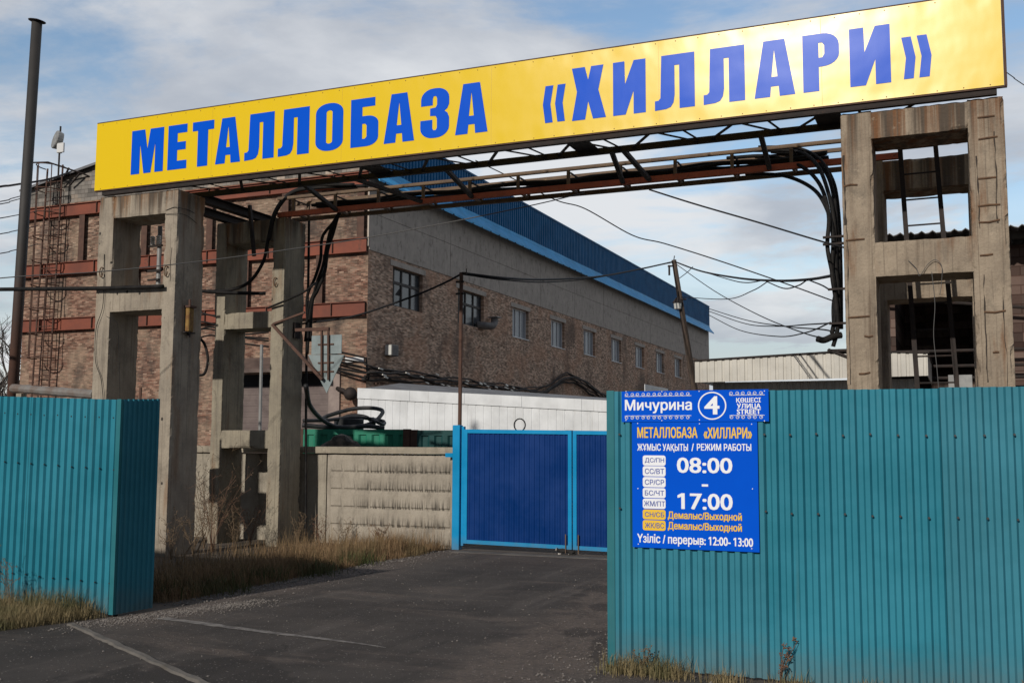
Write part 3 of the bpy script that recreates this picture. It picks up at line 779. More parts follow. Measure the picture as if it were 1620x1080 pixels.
ornament(697, 900, 67, 91, 6, True); ornament(700, 900, 202, 226, 6, False)
dots(ap, [(110, 68), (314, 69), (526, 67), (898, 66), (110, 232), (314, 234), (528, 230), (898, 236)], YB - .001, .004)

# ------------------------------------------------------------------ concrete portal frames of the gantry
def frame(label, X0, X1, lw, rw, Yf, Yb_, top, beams, mat, seed):
    t = thing('gate_pillar', label, 'gate pillar', ((X0 + X1) / 2, Yf, 0), 'concrete frames carrying the gantry')
    for i, (a, c) in enumerate(((X0, X0 + lw), (X1 - rw, X1))):
        b_ = MB(); rough_box(b_, a, c, Yf, Yb_, -.1, top, .04, .042 if 'right' in label else .026, seed + i); obj('column', b_, mat, t)
    for i, (za, zb) in enumerate(beams):
        b_ = MB(); rough_box(b_, X0 + lw - .03, X1 - rw + .03, Yf + .006, Yb_ - .006, za, zb - .004, .045, .026, seed + 5 + i); obj('crossbeam', b_, mat, t)
    return t
FL = frame('concrete frame under the left end of the yellow sign, behind the teal corner', -12.09, -10.575, .29, .235, 12.25, 12.87, 5.385, [(5.03, 5.38), (3.59, 3.98), (1.56, 1.86)], 'conc_front', 1)
BL = frame('concrete frame with a triangular road sign bracket, behind the front left frame', -11.41, -10.03, .21, .24, 14.2, 14.78, 5.31, [(4.93, 5.30), (3.50, 3.78), (1.54, 1.84)], 'conc_back', 11)
FR = frame('rust-stained concrete frame under the right end of the yellow sign', -1.13, .565, .34, .365, 12.25, 12.85, 5.385, [(5.06, 5.38), (3.49, 3.885), (1.75, 2.1)], 'conc_right', 21)
BR = frame('shaded concrete frame seen through the openings of the right front frame', -1.08, .52, .29, .31, 14.2, 14.75, 5.31, [(4.9, 5.30), (3.48, 3.86), (1.75, 2.1)], 'conc_right', 31)

# exposed rebar and cracks on the right frame
for z_, xa, xb in ((4.93, .30, .49), (4.50, .28, .46), (4.20, .27, .49), (4.02, .27, .48), (3.66, .27, .40), (3.04, .29, .50), (5.17, .30, .47), (2.62, .36, .42), (4.55, -1.11, -.96), (3.92, -1.1, -.9), (3.05, -1.1, -.87), (2.83, -.93, -.84), (2.42, -1.0, -.88)):
    b_ = MB(); b_.tube([(xa, 12.249, z_ + rnd.uniform(-.01, .01)), ((xa + xb) / 2, 12.243, z_ + rnd.uniform(-.008, .008)), (xb, 12.249, z_ + rnd.uniform(-.01, .015))], .011, 5); obj('rebar', b_, 'rebar', FR)
def crack(x, za, zb, amp, w_, seed, par, Y=12.2455):
    n = int(abs(zb - za) / .05); vs = []; fs = []
    for i in range(n + 1):
        z_ = za + (zb - za) * i / n; q = Vector((seed, z_ * 2.3, 1.7)); xx = x + amp * noise.noise(q) + .4 * amp * noise.noise(q * 4)
        ww = 1.7 * w_ * max(.08, .5 + noise.noise(q * 3 + Vector((5, 0, 0))))
        vs += [(xx - ww, Y, z_), (xx + ww, Y, z_), (xx + ww, Y + .012, z_), (xx - ww, Y + .012, z_)]
    for i in range(n):
        o_ = 4 * i
        for k in range(4): k2 = (k + 1) % 4; fs.append((o_ + k, o_ + k2, o_ + 4 + k2, o_ + 4 + k))
    b_ = MB(); b_.add(vs, fs); obj('crack', b_, 'crack', par)
crack(.28, 3.95, 4.75, .02, .006, 1.3, FR); crack(.47, 4.0, 5.0, .03, .006, 4.4, FR); crack(.30, 2.3, 3.45, .02, .006, 7.7, FR)
crack(.49, 2.2, 3.3, .03, .004, 9.2, FR); crack(-1.085, 2.3, 4.1, .02, .004, 12, FR); crack(-1.1, 4.1, 4.9, .02, .009, 15, FR)
crack(-10.66, 4.0, 4.5, .02, .004, 18, FL, 12.2455)
# hooks, wire loops and small fittings on the left frame
def hook(px, py, Y, s_, par):
    p = PY(px, py, Y); arc = []
    for i in range(12): a = R(60 + 290 * i / 11); arc.append((p.x + s_ * .45 * math.cos(a), Y - .03 - .01 * i / 11, p.z + s_ * math.sin(a)))
    b_ = MB(); b_.tube(arc, .009, 5); b_.tube([(p.x, Y + .02, p.z + s_ * .9), (arc[0][0], arc[0][1], arc[0][2])], .009, 5); obj('hook', b_, 'rebar', par)
hook(163, 431, 12.25, .075, FL); hook(265, 429, 12.25, .075, FL); hook(437, 446, 14.2, .07, BL); hook(338, 868, 14.2, .05, BL)
def wire_on(name, pts, r_, mat, par=None, Y=None, n=8):
    P = [PY(a, c, Y if len(pts[0]) == 2 else None) if len(pp) == 2 else PY(pp[0], pp[1], pp[2]) for pp in pts for a, c in [pp[:2]]]
    b_ = MB(); b_.tube(spline(P, n), r_, 5); return obj(name, b_, mat, par, smooth=True)
wire_on('tie_wire', [(262, 333, 12.24), (275, 328, 12.24), (284, 329, 12.235), (300, 333, 12.5), (318, 345, 12.8)], .004, 'wire', FL)
wire_on('tie_wire', [(262, 339, 12.24), (284, 338, 12.235), (300, 344, 12.5), (318, 360, 12.8)], .004, 'wire', FL)
wire_on('loose_wire', [(165, 402, 12.24), (163, 480, 12.22), (152, 520, 12.22), (151, 570, 12.22), (160, 600, 12.22), (164, 640, 12.22)], .005, 'wire', FL)
wire_on('loose_wire', [(168, 500, 12.235), (185, 512, 12.2), (188, 560, 12.23), (190, 640, 12.23)], .003, 'wire', FL)

# rusty lamp box on the side of the left frame
sx = -10.56
p = PX(297, 505, sx)
mb_ = thing('wall_fixture', 'small ochre rusty fixture on the shaded side of the left concrete frame', 'fixture', (sx, p.y, p.z))
b_ = MB(); b_.box(sx - .01, sx + .07, p.y - .06, p.y + .06, p.z - .19, p.z + .17); obj('housing', b_, 'orange_rust', mb_, bevel=.012)
b_ = MB(); b_.box(sx - .01, sx + .10, p.y - .075, p.y + .075, p.z + .172, p.z + .20); b_.tube([(sx + .03, p.y, p.z + .20), (sx + .03, p.y, p.z + .30)], .02, 8); obj('cap', b_, 'brown_steel', mb_)
b_ = MB(); b_.tube([(sx + .03, p.y, p.z - .19), (sx + .03, p.y, p.z - .27)], .025, 8); b_.box(sx, sx + .06, p.y - .11, p.y + .11, p.z - .21, p.z - .192); obj('bracket', b_, 'dark_steel', mb_)

# insulator post inside the left frame
a_ = PY(250, 455, 13.0); c_ = PY(252, 352, 13.0)
ip = thing('insulator_post', 'slim grey post with two white ribbed insulators inside the left frame opening', 'post', (a_.x, 13.0, a_.z))
b_ = MB(); b_.tube([(a_.x, 13.0, 3.97), (a_.x, 13.0, 5.04)], .035, 10); obj('pole', b_, 'grey_metal', ip)
bk = PY(245, 388, 12.93)
b_ = MB(); b_.box(bk.x - .16, bk.x + .14, 12.92, 12.96, bk.z - .02, bk.z + .005); b_.box(bk.x - .16, bk.x + .14, 12.92, 12.96, bk.z - .42, bk.z - .39); b_.box(bk.x - .12, bk.x + .1, 12.92, 12.96, bk.z - .56, bk.z - .535); obj('bracket', b_, 'dark_steel', ip)
for dx in (-.055, .06):
    b_ = MB(); zz = bk.z + .005; prof = []
    for i in range(9): prof.append((zz + i * .018, .042 if i % 2 else .027))
    b_.tube([(bk.x + dx, 12.94, z_) for z_, _ in prof], [r_ for _, r_ in prof], 10); obj('insulator', b_, 'ceramic', ip)

# ------------------------------------------------------------------ the yellow sign
YS = 12.17
SX0, SX1, SZ0, SZ1 = -12.13, .572, 5.475, 6.525
sg = thing('gantry_sign', 'long yellow sign with blue lettering across the top of the gate gantry', 'sign', (SX0, YS, SZ0))
b_ = MB(); b_.box(SX0, SX1, YS, YS + .03, SZ0, SZ1); obj('board', b_, 'bill_yellow', sg)
b_ = MB()
for z_ in (SZ0 - .018, SZ1 + .004): b_.box(SX0, SX1 + .03, YS + .004, YS + .05, z_, z_ + .014)
b_.box(SX1 + .004, SX1 + .032, YS - .004, YS + .06, SZ0 - .004, SZ1 + .004)
for k in range(11): b_.box(SX0 + .4 + k * 1.2, SX0 + .44 + k * 1.2, YS + .032, YS + .07, SZ0 - .002, SZ1 + .028)
obj('frame', b_, 'brown_steel', sg)
for k in range(48):
    for z_ in (SZ0 + .02, SZ1 - .03): b_ = MB(); x_ = SX0 + .12 + k * .265 + rnd.uniform(-.012, .012); b_.tube([(x_, YS, z_), (x_, YS - .003, z_)], .007, 6); obj('rivet', b_, 'orange_rust', sg)
for xx in (-9.92, -7.71, -5.45, -3.22, -1.31):
    b_ = MB(); b_.box(xx - .0025, xx + .0025, YS - .0008, YS, SZ0 + .01, SZ1 - .01); obj('sheet_seam', b_, 'seam', sg)
def arc(cx, cy, rx, ry, a0, a1, n=7): return [(cx + rx * math.cos(R(a0 + (a1 - a0) * k / n)), cy + ry * math.sin(R(a0 + (a1 - a0) * k / n))) for k in range(n + 1)]
def rr(x0_, x1_, y0_, y1_, rx, ry): return arc(x1_ - rx, y1_ - ry, rx, ry, 0, 90) + arc(x0_ + rx, y1_ - ry, rx, ry, 90, 180) + arc(x0_ + rx, y0_ + ry, rx, ry, 180, 270) + arc(x1_ - rx, y0_ + ry, rx, ry, 270, 360)
G = {
 'М': [[(0, 0), (0, 1), (.41, 1), (.5, .55), (.58, 1), (1, 1), (1, 0), (.74, 0), (.74, .68), (.62, 0), (.40, 0), (.27, .68), (.27, 0)]],
 'Е': [[(0, 0), (0, 1), (1, 1), (1, .81), (.5, .81), (.5, .61), (.94, .61), (.94, .43), (.5, .43), (.5, .19), (1, .19), (1, 0)]],
 'Т': [[(.25, 0), (.25, .80), (0, .80), (0, 1), (1, 1), (1, .80), (.73, .80), (.73, 0)]],
 'А': [[(0, 0), (.24, 1), (.76, 1), (1, 0), (.62, 0), (.60, .18), (.41, .18), (.385, 0)], [(.425, .35), (.5, .83), (.575, .35)]],
 'Л': [[(.17, 1), (1, 1), (1, 0), (.62, 0), (.62, .80), (.50, .80), (.50, .26), (.47, .12), (.40, .04), (.28, .01), (0, 0), (0, .175), (.09, .18), (.14, .22)]],
 'О': [rr(0, 1, 0, 1, .46, .20), rr(.39, .61, .15, .85, .11, .05)],
 'Б': [[(0, 0), (0, 1), (.88, 1), (.88, .82), (.42, .82), (.42, .63), (.62, .63)] + arc(.62, .47, .38, .16, 90, 0, 6)[1:] + arc(.58, .18, .42, .18, 0, -90, 6), [(.42, .16), (.42, .47), (.52, .47), (.58, .43), (.58, .20), (.52, .16)]],
 'З': [[(.02, .66)] + [(.02, .78)] + arc(.45, .79, .43, .21, 170, 90, 5) + arc(.56, .79, .44, .21, 90, 0, 6) + [(1, .66), (.94, .57), (.84, .525), (.94, .48), (1, .39)] + arc(.55, .21, .45, .21, 0, -90, 6) + arc(.43, .21, .43, .21, -90, -180, 6) + [(0, .37), (.42, .37), (.42, .20), (.46, .155), (.54, .155), (.58, .20), (.58, .38), (.53, .44), (.34, .45), (.34, .60), (.53, .61), (.58, .66), (.58, .79), (.54, .84), (.46, .84), (.43, .79), (.43, .66)]],
 'Х': [[(0, 0), (.15, .54), (0, 1), (.385, 1), (.48, .75), (.57, 1), (.93, 1), (.78, .54), (1, 0), (.62, 0), (.48, .34), (.39, 0)]],
 'И': [[(0, 0), (0, 1), (.355, 1), (.37, .57), (.64, 1), (1, 1), (1, 0), (.63, 0), (.63, .43), (.385, 0)]],
 'Р': [[(0, 0), (0, 1), (.55, 1)] + arc(.55, .78, .45, .22, 90, 0, 6)[1:] + arc(.55, .62, .45, .20, 0, -90, 6) + [(.44, .42), (.44, 0)], [(.44, .58), (.44, .84), (.54, .84), (.60, .79), (.60, .64), (.54, .58)]],
 '«': [[(.25, 1), (1, 1), (.72, .5), (.93, 0), (.22, 0), (0, .5)]],
 '»': [[(0, 1), (.70, 1), (1, .5), (.82, 0), (.10, 0), (.30, .5)]],
}
letters = [('М', 208, 258.5), ('Е', 265.7, 295.6), ('Т', 304.3, 338), ('А', 341.3, 380.7), ('Л', 387.3, 433.7), ('Л', 440.3, 489.2), ('О', 499.5, 542.8), ('Б', 555, 598.6), ('А', 607.6, 655.6), ('З', 665.2, 710.6), ('А', 720.4, 771.6),
           ('«', 858.9, 875.6), ('«', 878.2, 894.9), ('Х', 904.9, 958.7), ('И', 970, 1021.6), ('Л', 1036, 1099.1), ('Л', 1112.9, 1178.4), ('А', 1193.2, 1257.6), ('Р', 1270.2, 1328.1), ('И', 1344.3, 1409.1), ('»', 1426.5, 1448.4), ('»', 1450.9, 1473.7)]
for ch, pa, pb in letters:
    ym = 245 - (pa - 208) * (245 - 82) / (1473 - 208)
    xa, xb = PY(pa, ym, YS).x, PY(pb, ym, YS).x
    za, zb = (5.655, 6.33) if ch not in '«»' else (5.67, 6.15)
    flat_shape('letter', G[ch], 'bill_blue', sg, YS - .001, xa, xb, za, zb, thick=.003)

# ------------------------------------------------------------------ steel lattice behind the sign, on top of the frames
gt = thing('lattice_truss', 'dark steel lattice girder lying along the underside of the yellow sign', 'truss', (-5.8, 12.5, 5.45))
YA, YCh = 12.23, 12.86
for yy, nm in ((YA, 'chord'), (YCh, 'chord')):
    b_ = MB(); b_.box(-12.0, .5, yy - .035, yy + .035, 5.395, 5.405); b_.box(-12.0, .5, yy - .035, yy - .027, 5.407, 5.47); obj(nm, b_, 'dark_steel', gt)
k = 0; xx = -10.45
while xx < -1.1:
    b_ = MB(); p1 = (xx, YA + .01, 5.418); p2 = (xx + .42, YCh - .01, 5.418); p3 = (xx + .58, YCh - .01, 5.418); p4 = (xx + 1.0, YA + .01, 5.418)
    b_.bar(p1, p2, .045, .008); obj('lattice_bar', b_, 'dark_steel', gt)
    b_ = MB(); b_.bar((xx + .58, YCh - .01, 5.43), p4[:2] + (5.43,), .045, .008); obj('lattice_bar', b_, 'dark_steel', gt)
    b_ = MB(); b_.bar((xx + .30, YA, 5.445), (xx + .42, YCh, 5.445), .03, .008); obj('lattice_bar', b_, 'dark_steel', gt)
    if k % 3 == 2:
        b_ = MB(); b_.box(xx + .85, xx + 1.15, YA - .03, YCh + .03, 5.448, 5.456); obj('gusset_plate', b_, 'dark_steel', gt)
    xx += 1.02; k += 1

# pipe and cable bridge between the rear frames
cb = thing('cable_bridge', 'rusty red and brown cable bridge spanning the drive behind the sign', 'bridge', (-5.6, 14.3, 5.3))
b_ = MB(); b_.box(-10.2, -.55, 14.20, 14.206, 5.315, 5.395); b_.box(-10.2, -.55, 14.208, 14.27, 5.315, 5.322); b_.box(-10.2, -.55, 14.208, 14.27, 5.388, 5.395); obj('red_beam', b_, 'red_rail', cb)
b_ = MB(); b_.box(-10.2, -1.1, 14.62, 14.68, 5.325, 5.385); obj('rear_beam', b_, 'rail_rust', cb)
for yy in (14.22, 14.65):
    b_ = MB(); b_.box(-10.2, -1.13, yy - .025, yy + .025, 5.60, 5.65); obj('top_rail', b_, 'rail_rust', cb)
xx = -9.9; 
for k in range(12):
    for yy in (14.23, 14.65):
        b_ = MB(); b_.box(xx - .022, xx + .022, yy - .02, yy + .02, 5.397, 5.598); obj('post', b_, 'rail_rust', cb)
    b_ = MB(); b_.bar((xx, 14.27, 5.36), (xx, 14.62, 5.36), .035, .03); obj('crosspiece', b_, 'rail_rust', cb)
    b_ = MB(); b_.bar((xx + .03, 14.24, 5.57), (xx + .03, 14.64, 5.57), .02, .02); obj('hanger', b_, 'dark_steel', cb)
    xx += .795
for (a0, a1), (c0, c1) in (((967, 228), (985, 293)), ((985, 228), (1027, 290)), ((1203, 200), (1217, 268)), ((705, 257), (746, 318)), ((560, 272), (666, 328)), ((480, 283), (531, 336))):
    p = PY(a0, a1, 12.86); q = PY(c0, c1, 14.18)
    b_ = MB(); b_.bar((p.x, 12.86, 5.43), (q.x, 14.19, 5.345), .06, .05); obj('strut', b_, 'dark_steel', cb)
CABS = 'black cables along the cable bridge'
for k in range(7):
    yy = 14.30 + .05 * k; pts = []
    for i in range(30):
        x_ = -9.6 + 8.1 * i / 29; pts.append((x_, yy + .03 * math.sin(x_ * 1.3 + k), 5.49 + .015 * (k % 3) + .022 * math.sin(x_ * 3.95 + k * .7) - .02 * (k % 2)))
    b_ = MB(); b_.tube(pts, .024, 6); tag(obj('cable', b_, 'cable', smooth=True), 'black cable lying along the cable bridge between its rails', 'cable', CABS)

# left connection between front and back frames: two girders and scrap slats
cg = thing('link_girder', 'dark steel girders linking the two left concrete frames at their tops', 'girder', (-10.8, 13.5, 5.35))
for xx, w_ in ((-10.66, .14), (-11.25, .14)):
    b_ = MB(); b_.box(xx - w_ / 2, xx + w_ / 2, 12.9, 14.9, 5.44, 5.448); b_.box(xx - .006, xx + .006, 12.9, 14.9, 5.33, 5.438); b_.box(xx - w_ / 2, xx + w_ / 2, 12.9, 14.9, 5.318, 5.326); obj('girder', b_, 'dark_steel', cg)
for k in range(7):
    b_ = MB(); yy = 13.0 + k * .17 + rnd.uniform(-.04, .04); b_.bar((-11.2, yy, 5.455 + .01 * k % 3), (-10.7, yy + rnd.uniform(-.1, .1), 5.47), .05, .012); obj('slat', b_, 'dark_steel', cg)
b_ = MB(); p = PY(395, 325, 13.9); q = PY(402, 405, 13.9); b_.bar(p, q, .05, .05); obj('drop_bar', b_, 'dark_steel', cg)

# ------------------------------------------------------------------ cables by the frames
def cab(label, pts, r_, group=None, name='cable', mat='cable', n=8):
    P = [PY(*q) if not isinstance(q, Vector) else q for q in pts]
    b_ = MB(); b_.tube(spline(P, n), r_, 7); return tag(obj(name, b_, mat, smooth=True), label, 'cable', group)
RG = 'black cables hanging down the side of the right frame'
bundle = [
 [(1150, 250, 14.5), (1215, 247, 14.4), (1265, 262, 14.2), (1297, 292, 13.8), (1311, 340, 13.3), (1309, 390, 13.2), (1318, 440, 13.2), (1322, 490, 13.2), (1316, 528, 13.2)],
 [(1180, 275, 14.5), (1240, 278, 14.3), (1285, 298, 14.0), (1308, 330, 13.4), (1318, 375, 13.3), (1316, 430, 13.2), (1323, 480, 13.2), (1325, 520, 13.2), (1318, 548, 13.2)],
 [(1190, 238, 14.5), (1260, 240, 14.4), (1293, 262, 14.0), (1312, 310, 13.5), (1320, 360, 13.4), (1322, 420, 13.3), (1326, 470, 13.3), (1327, 515, 13.3)],
 [(1200, 232, 14.6), (1262, 234, 14.5), (1300, 255, 14.1), (1318, 300, 13.7), (1324, 360, 13.5), (1328, 430, 13.4), (1318, 480, 13.3), (1319, 525, 13.3)],
 [(1220, 240, 14.6), (1275, 245, 14.5), (1308, 275, 14.0), (1322, 330, 13.7), (1326, 400, 13.6), (1322, 450, 13.5), (1330, 520, 13.5)],
 [(1230, 236, 14.6), (1285, 243, 14.5), (1315, 280, 14.0), (1326, 330, 13.8), (1330, 420, 13.7), (1331, 520, 13.6)]]
for i, pts in enumerate(bundle):
    cab('black cable curving off the bridge and down beside the right concrete frame', pts, .026 if i != 3 else .018, RG)
cab('black cable with a free hooked end low beside the right frame', [(1331, 530, 13.2), (1318, 532, 13.15), (1303, 538, 13.1), (1293, 536, 13.05)], .04)
cr_ = thing('cable_clamp', 'dark steel cable clamps and tray beside the right concrete frame', 'bracket', tuple(PY(1328, 390, 13.3)))
for py_, xa in ((376, 1302), (387, 1302), (458, 1310), (512, 1312)):
    b_ = MB(); p = PY(xa, py_, 13.15); b_.box(p.x, -1.07, 13.12, 13.17, p.z - .012, p.z + .012); obj('clamp_bar', b_, 'dark_steel', cr_)
b_ = MB(); p = PY(1315, 550, 13.1); b_.box(p.x - .03, -1.1, 12.95, 13.3, p.z - .06, p.z - .03); b_.bar((p.x - .02, 13.1, p.z - .03), (-1.1, 13.1, p.z - .16), .3, .03); obj('tray', b_, 'dark_steel', cr_)

cab('thick black cable looping from the bridge down around the rear left frame', [(560, 292, 14.5), (500, 294, 14.5), (460, 305, 14.4), (435, 335, 14.15), (424, 380, 14.1), (416, 415, 14.1), (393, 447, 14.1), (360, 459, 14.1), (318, 461, 14.1)], .028)
cab('second black cable looping from the bridge over the rear left frame top', [(580, 294, 14.6), (505, 297, 14.5), (465, 304, 14.3), (443, 325, 14.12), (432, 350, 14.1), (426, 380, 14.08)], .028)
LG = 'black cables drooping from the left end of the bridge'
for i, pts in enumerate([
 [(545, 325, 14.5), (533, 345, 14.5), (521, 370, 14.5), (514, 410, 14.55), (505, 445, 14.6), (489, 485, 14.7), (483, 540, 14.8)],
 [(548, 318, 14.5), (531, 350, 14.5), (519, 380, 14.5), (511, 420, 14.5), (500, 452, 14.6), (490, 500, 14.7), (486, 560, 14.8)],
 [(540, 330, 14.5), (527, 352, 14.5), (510, 375, 14.5), (507, 410, 14.5), (498, 440, 14.6), (486, 470, 14.7), (487, 520, 14.8)],
 [(536, 338, 14.5), (527, 370, 14.5), (519, 395, 14.5), (514, 430, 14.5), (503, 458, 14.55), (494, 480, 14.7), (491, 540, 14.8)]]):
    cab('black cable drooping from the bridge to the back of the rear left frame', pts, .026, LG)
cab('black vertical cable running down the edge of the rear left frame', [(489, 345, 14.82), (488, 430, 14.82), (485, 560, 14.82), (484, 700, 14.82), (484, 862, 14.82)], .022)
cab('black cable hanging in a short curve beside the left front frame', [(316, 535, 13.3), (324, 545, 13.3), (329, 568, 13.3), (324, 590, 13.3), (313, 594, 13.3)], .022)
cab('thick dark cable bundle running level past the left frames', [PY(-900, 458, 12.18), PY(-400, 462, 12.18), PY(-40, 458, 12.18), PY(60, 457, 12.18), PY(160, 456, 12.18), PY(258, 453, 12.18)], .032)
cab('dark cable bundle continuing level behind the left front frame', [PY(314, 460, 13.6), PY(360, 463, 13.8), PY(420, 464, 14.05)], .03)
cab('black cable slanting up from the rear left frame', [PY(424, 487, 14.16), PY(455, 474, 14.12), PY(482, 461, 14.12), PY(500, 447, 14.3)], .018)
for i in range(6):   # tangle behind the left frames
    y0_ = 490 + i * 9
    cab('black cable in the tangle behind the left frames', [PY(308, y0_ + rnd.uniform(-5, 5), 16.5), PY(335, y0_ + rnd.uniform(-10, 10), 16.5), PY(375, y0_ + 12 + rnd.uniform(-8, 8), 16.6), PY(425, y0_ + 20 + rnd.uniform(-8, 8), 16.8)], .016, 'cable tangle behind the left frames')
b_ = MB(); b_.tube([PY(414, 545, 16.4), PY(411, 690, 16.4)], .03, 8); tag(obj('stand_pipe', b_, 'grey_metal'), 'slim grey standpipe between the legs of the rear left frame', 'pipe')
# ------------------------------------------------------------------ road sign seen from behind
YG = 14.28
p = PY(516, 575, YG)
rs = thing('road_sign', 'grey back of a triangular road sign on a rusty bracket', 'road sign', tuple(p))
pts = [PY(487, 561, YG), PY(545, 561, YG), PY(516.5, 622, YG)]
b_ = MB(); b_.prism([(q.x, q.z) for q in pts], YG, YG + .012); obj('triangle_plate', b_, 'sign_back', rs, bevel=.003)
pa, pb = PY(493, 531, YG), PY(540, 560.3, YG); b_ = MB(); b_.box(pa.x, pb.x, YG, YG + .012, pb.z + .012, pa.z); obj('rectangle_plate', b_, 'sign_back', rs, bevel=.003)
for px_ in (509, 519.5):
    q1, q2 = PY(px_, 518, YG - .03), PY(px_, 601, YG - .03); b_ = MB(); b_.bar(q1, q2, .03, .03); obj('upright', b_, 'brown_steel', rs)
for py_ in (545, 574, 588):
    q1, q2 = PY(503, py_, YG - .008), PY(528, py_, YG - .008); b_ = MB(); b_.box(q1.x, q2.x, YG - .014, YG - .002, q1.z - .012, q1.z + .012); obj('clip', b_, 'brown_steel', rs)
q1, q2 = PY(468, 522, YG - .03), PY(521, 520, YG - .03); b_ = MB(); b_.bar(q1, q2, .05, .05); obj('arm', b_, 'brown_steel', rs)
q1, q2 = PY(431, 513, YG - .10), PY(510, 600, YG - .06); b_ = MB(); b_.bar(q1, q2, .05, .045); obj('brace', b_, 'brown_steel', rs)
q1, q2 = PY(433, 512, YG - .11), PY(482, 494, YG - .09); b_ = MB(); b_.bar(q1, q2, .03, .03); obj('brace', b_, 'brown_steel', rs)
q1 = PX(468, 520, -10.03); b_ = MB(); b_.box(-10.03, -9.99, q1.y - .08, q1.y + .08, q1.z - .16, q1.z + .1); obj('wall_plate', b_, 'dark_steel', rs)

# ------------------------------------------------------------------ ladder between the right frames
ld = thing('steel_ladder', 'brown steel ladder standing inside the openings of the right concrete frames', 'ladder', tuple(PY(1478, 611, 13.55)))
def lad_x(px_, py_): return PY(px_, py_, 13.55)
for top, bot in (((1424, 236), (1457, 690)), ((1480, 230), (1521, 690))):
    b_ = MB(); b_.bar(lad_x(*top), lad_x(*bot), .055, .06); obj('stringer', b_, 'dark_steel', ld)
for k in range(11):
    f = k / 11 + .001
    a_ = lad_x(1424, 236).lerp(lad_x(1457, 690), f); c_ = lad_x(1480, 230).lerp(lad_x(1521, 690), f)
    b_ = MB(); b_.tube([a_, c_], .011, 6); obj('rung', b_, 'dark_steel', ld)
cab('pale thin wires bunched on the front of the right frame', [(1437, 412, 12.24), (1450, 425, 12.23), (1455, 436, 12.22), (1468, 418, 12.22), (1480, 411, 12.22), (1490, 422, 12.22), (1489, 452, 12.22), (1487, 466, 12.2)], .0035, mat='pale_wire')
cab('thin wire dangling through the lower opening of the right frame', [(1474, 430, 12.22), (1479, 480, 12.22), (1477, 530, 12.22), (1482, 580, 12.22), (1487, 640, 12.22)], .004, mat='pale_wire')

# ------------------------------------------------------------------ concrete panel fence and blue gate
YW = 15.08
cf = thing('concrete_fence', 'grey concrete panel fence with a waffle-relief panel left of the blue gate', 'fence', (-8.7, YW, 0))
b_ = MB(); rough_box(b_, -13.4, -9.72, YW + .012, YW + .14, -.05, 1.46, .25, .01, 41); obj('plain_panel', b_, 'conc_wall', cf)
b_ = MB(); PXa, PXb, PZa, PZb = -9.70, -7.33, .0, 1.455
nx, nz = 9, 5; cw = (PXb - PXa - .12) / nx; chh = (PZb - PZa - .02) / nz
b_.box(PXa, PXb, YW + .012, YW + .14, -.05, PZb)
for i in range(nx):
    for k in range(nz):
        xa = PXa + .06 + i * cw; za = PZa + .01 + k * chh; e = .010; f = .045; d = .019
        b_.add([(xa + e, YW + .012, za + e), (xa + cw - e, YW + .012, za + e), (xa + cw - e, YW + .012, za + chh - e), (xa + e, YW + .012, za + chh - e),
                (xa + e + f * .5, YW + .012 - d, za + e + f * .5), (xa + cw - e - f * .5, YW + .012 - d, za + e + f * .5), (xa + cw - e - f, YW + .012 - d * .6, za + chh - e - f * 1.6), (xa + e + f, YW + .012 - d * .6, za + chh - e - f * 1.6)],
               [(4, 5, 6, 7), (0, 1, 5, 4), (1, 2, 6, 5), (2, 3, 7, 6), (3, 0, 4, 7)])
obj('waffle_panel', b_, 'waffle', cf)
b_ = MB(); rough_box(b_, -13.4, -7.31, YW - .05, YW + .17, 1.463, 1.575, .09, .014, 44); obj('coping', b_, 'conc_cap', cf)
b_ = MB(); rough_box(b_, -7.40, -7.335, YW - .045, YW + .0, -.05, 1.45, .1, .01, 46); obj('end_post', b_, 'conc_cap', cf)

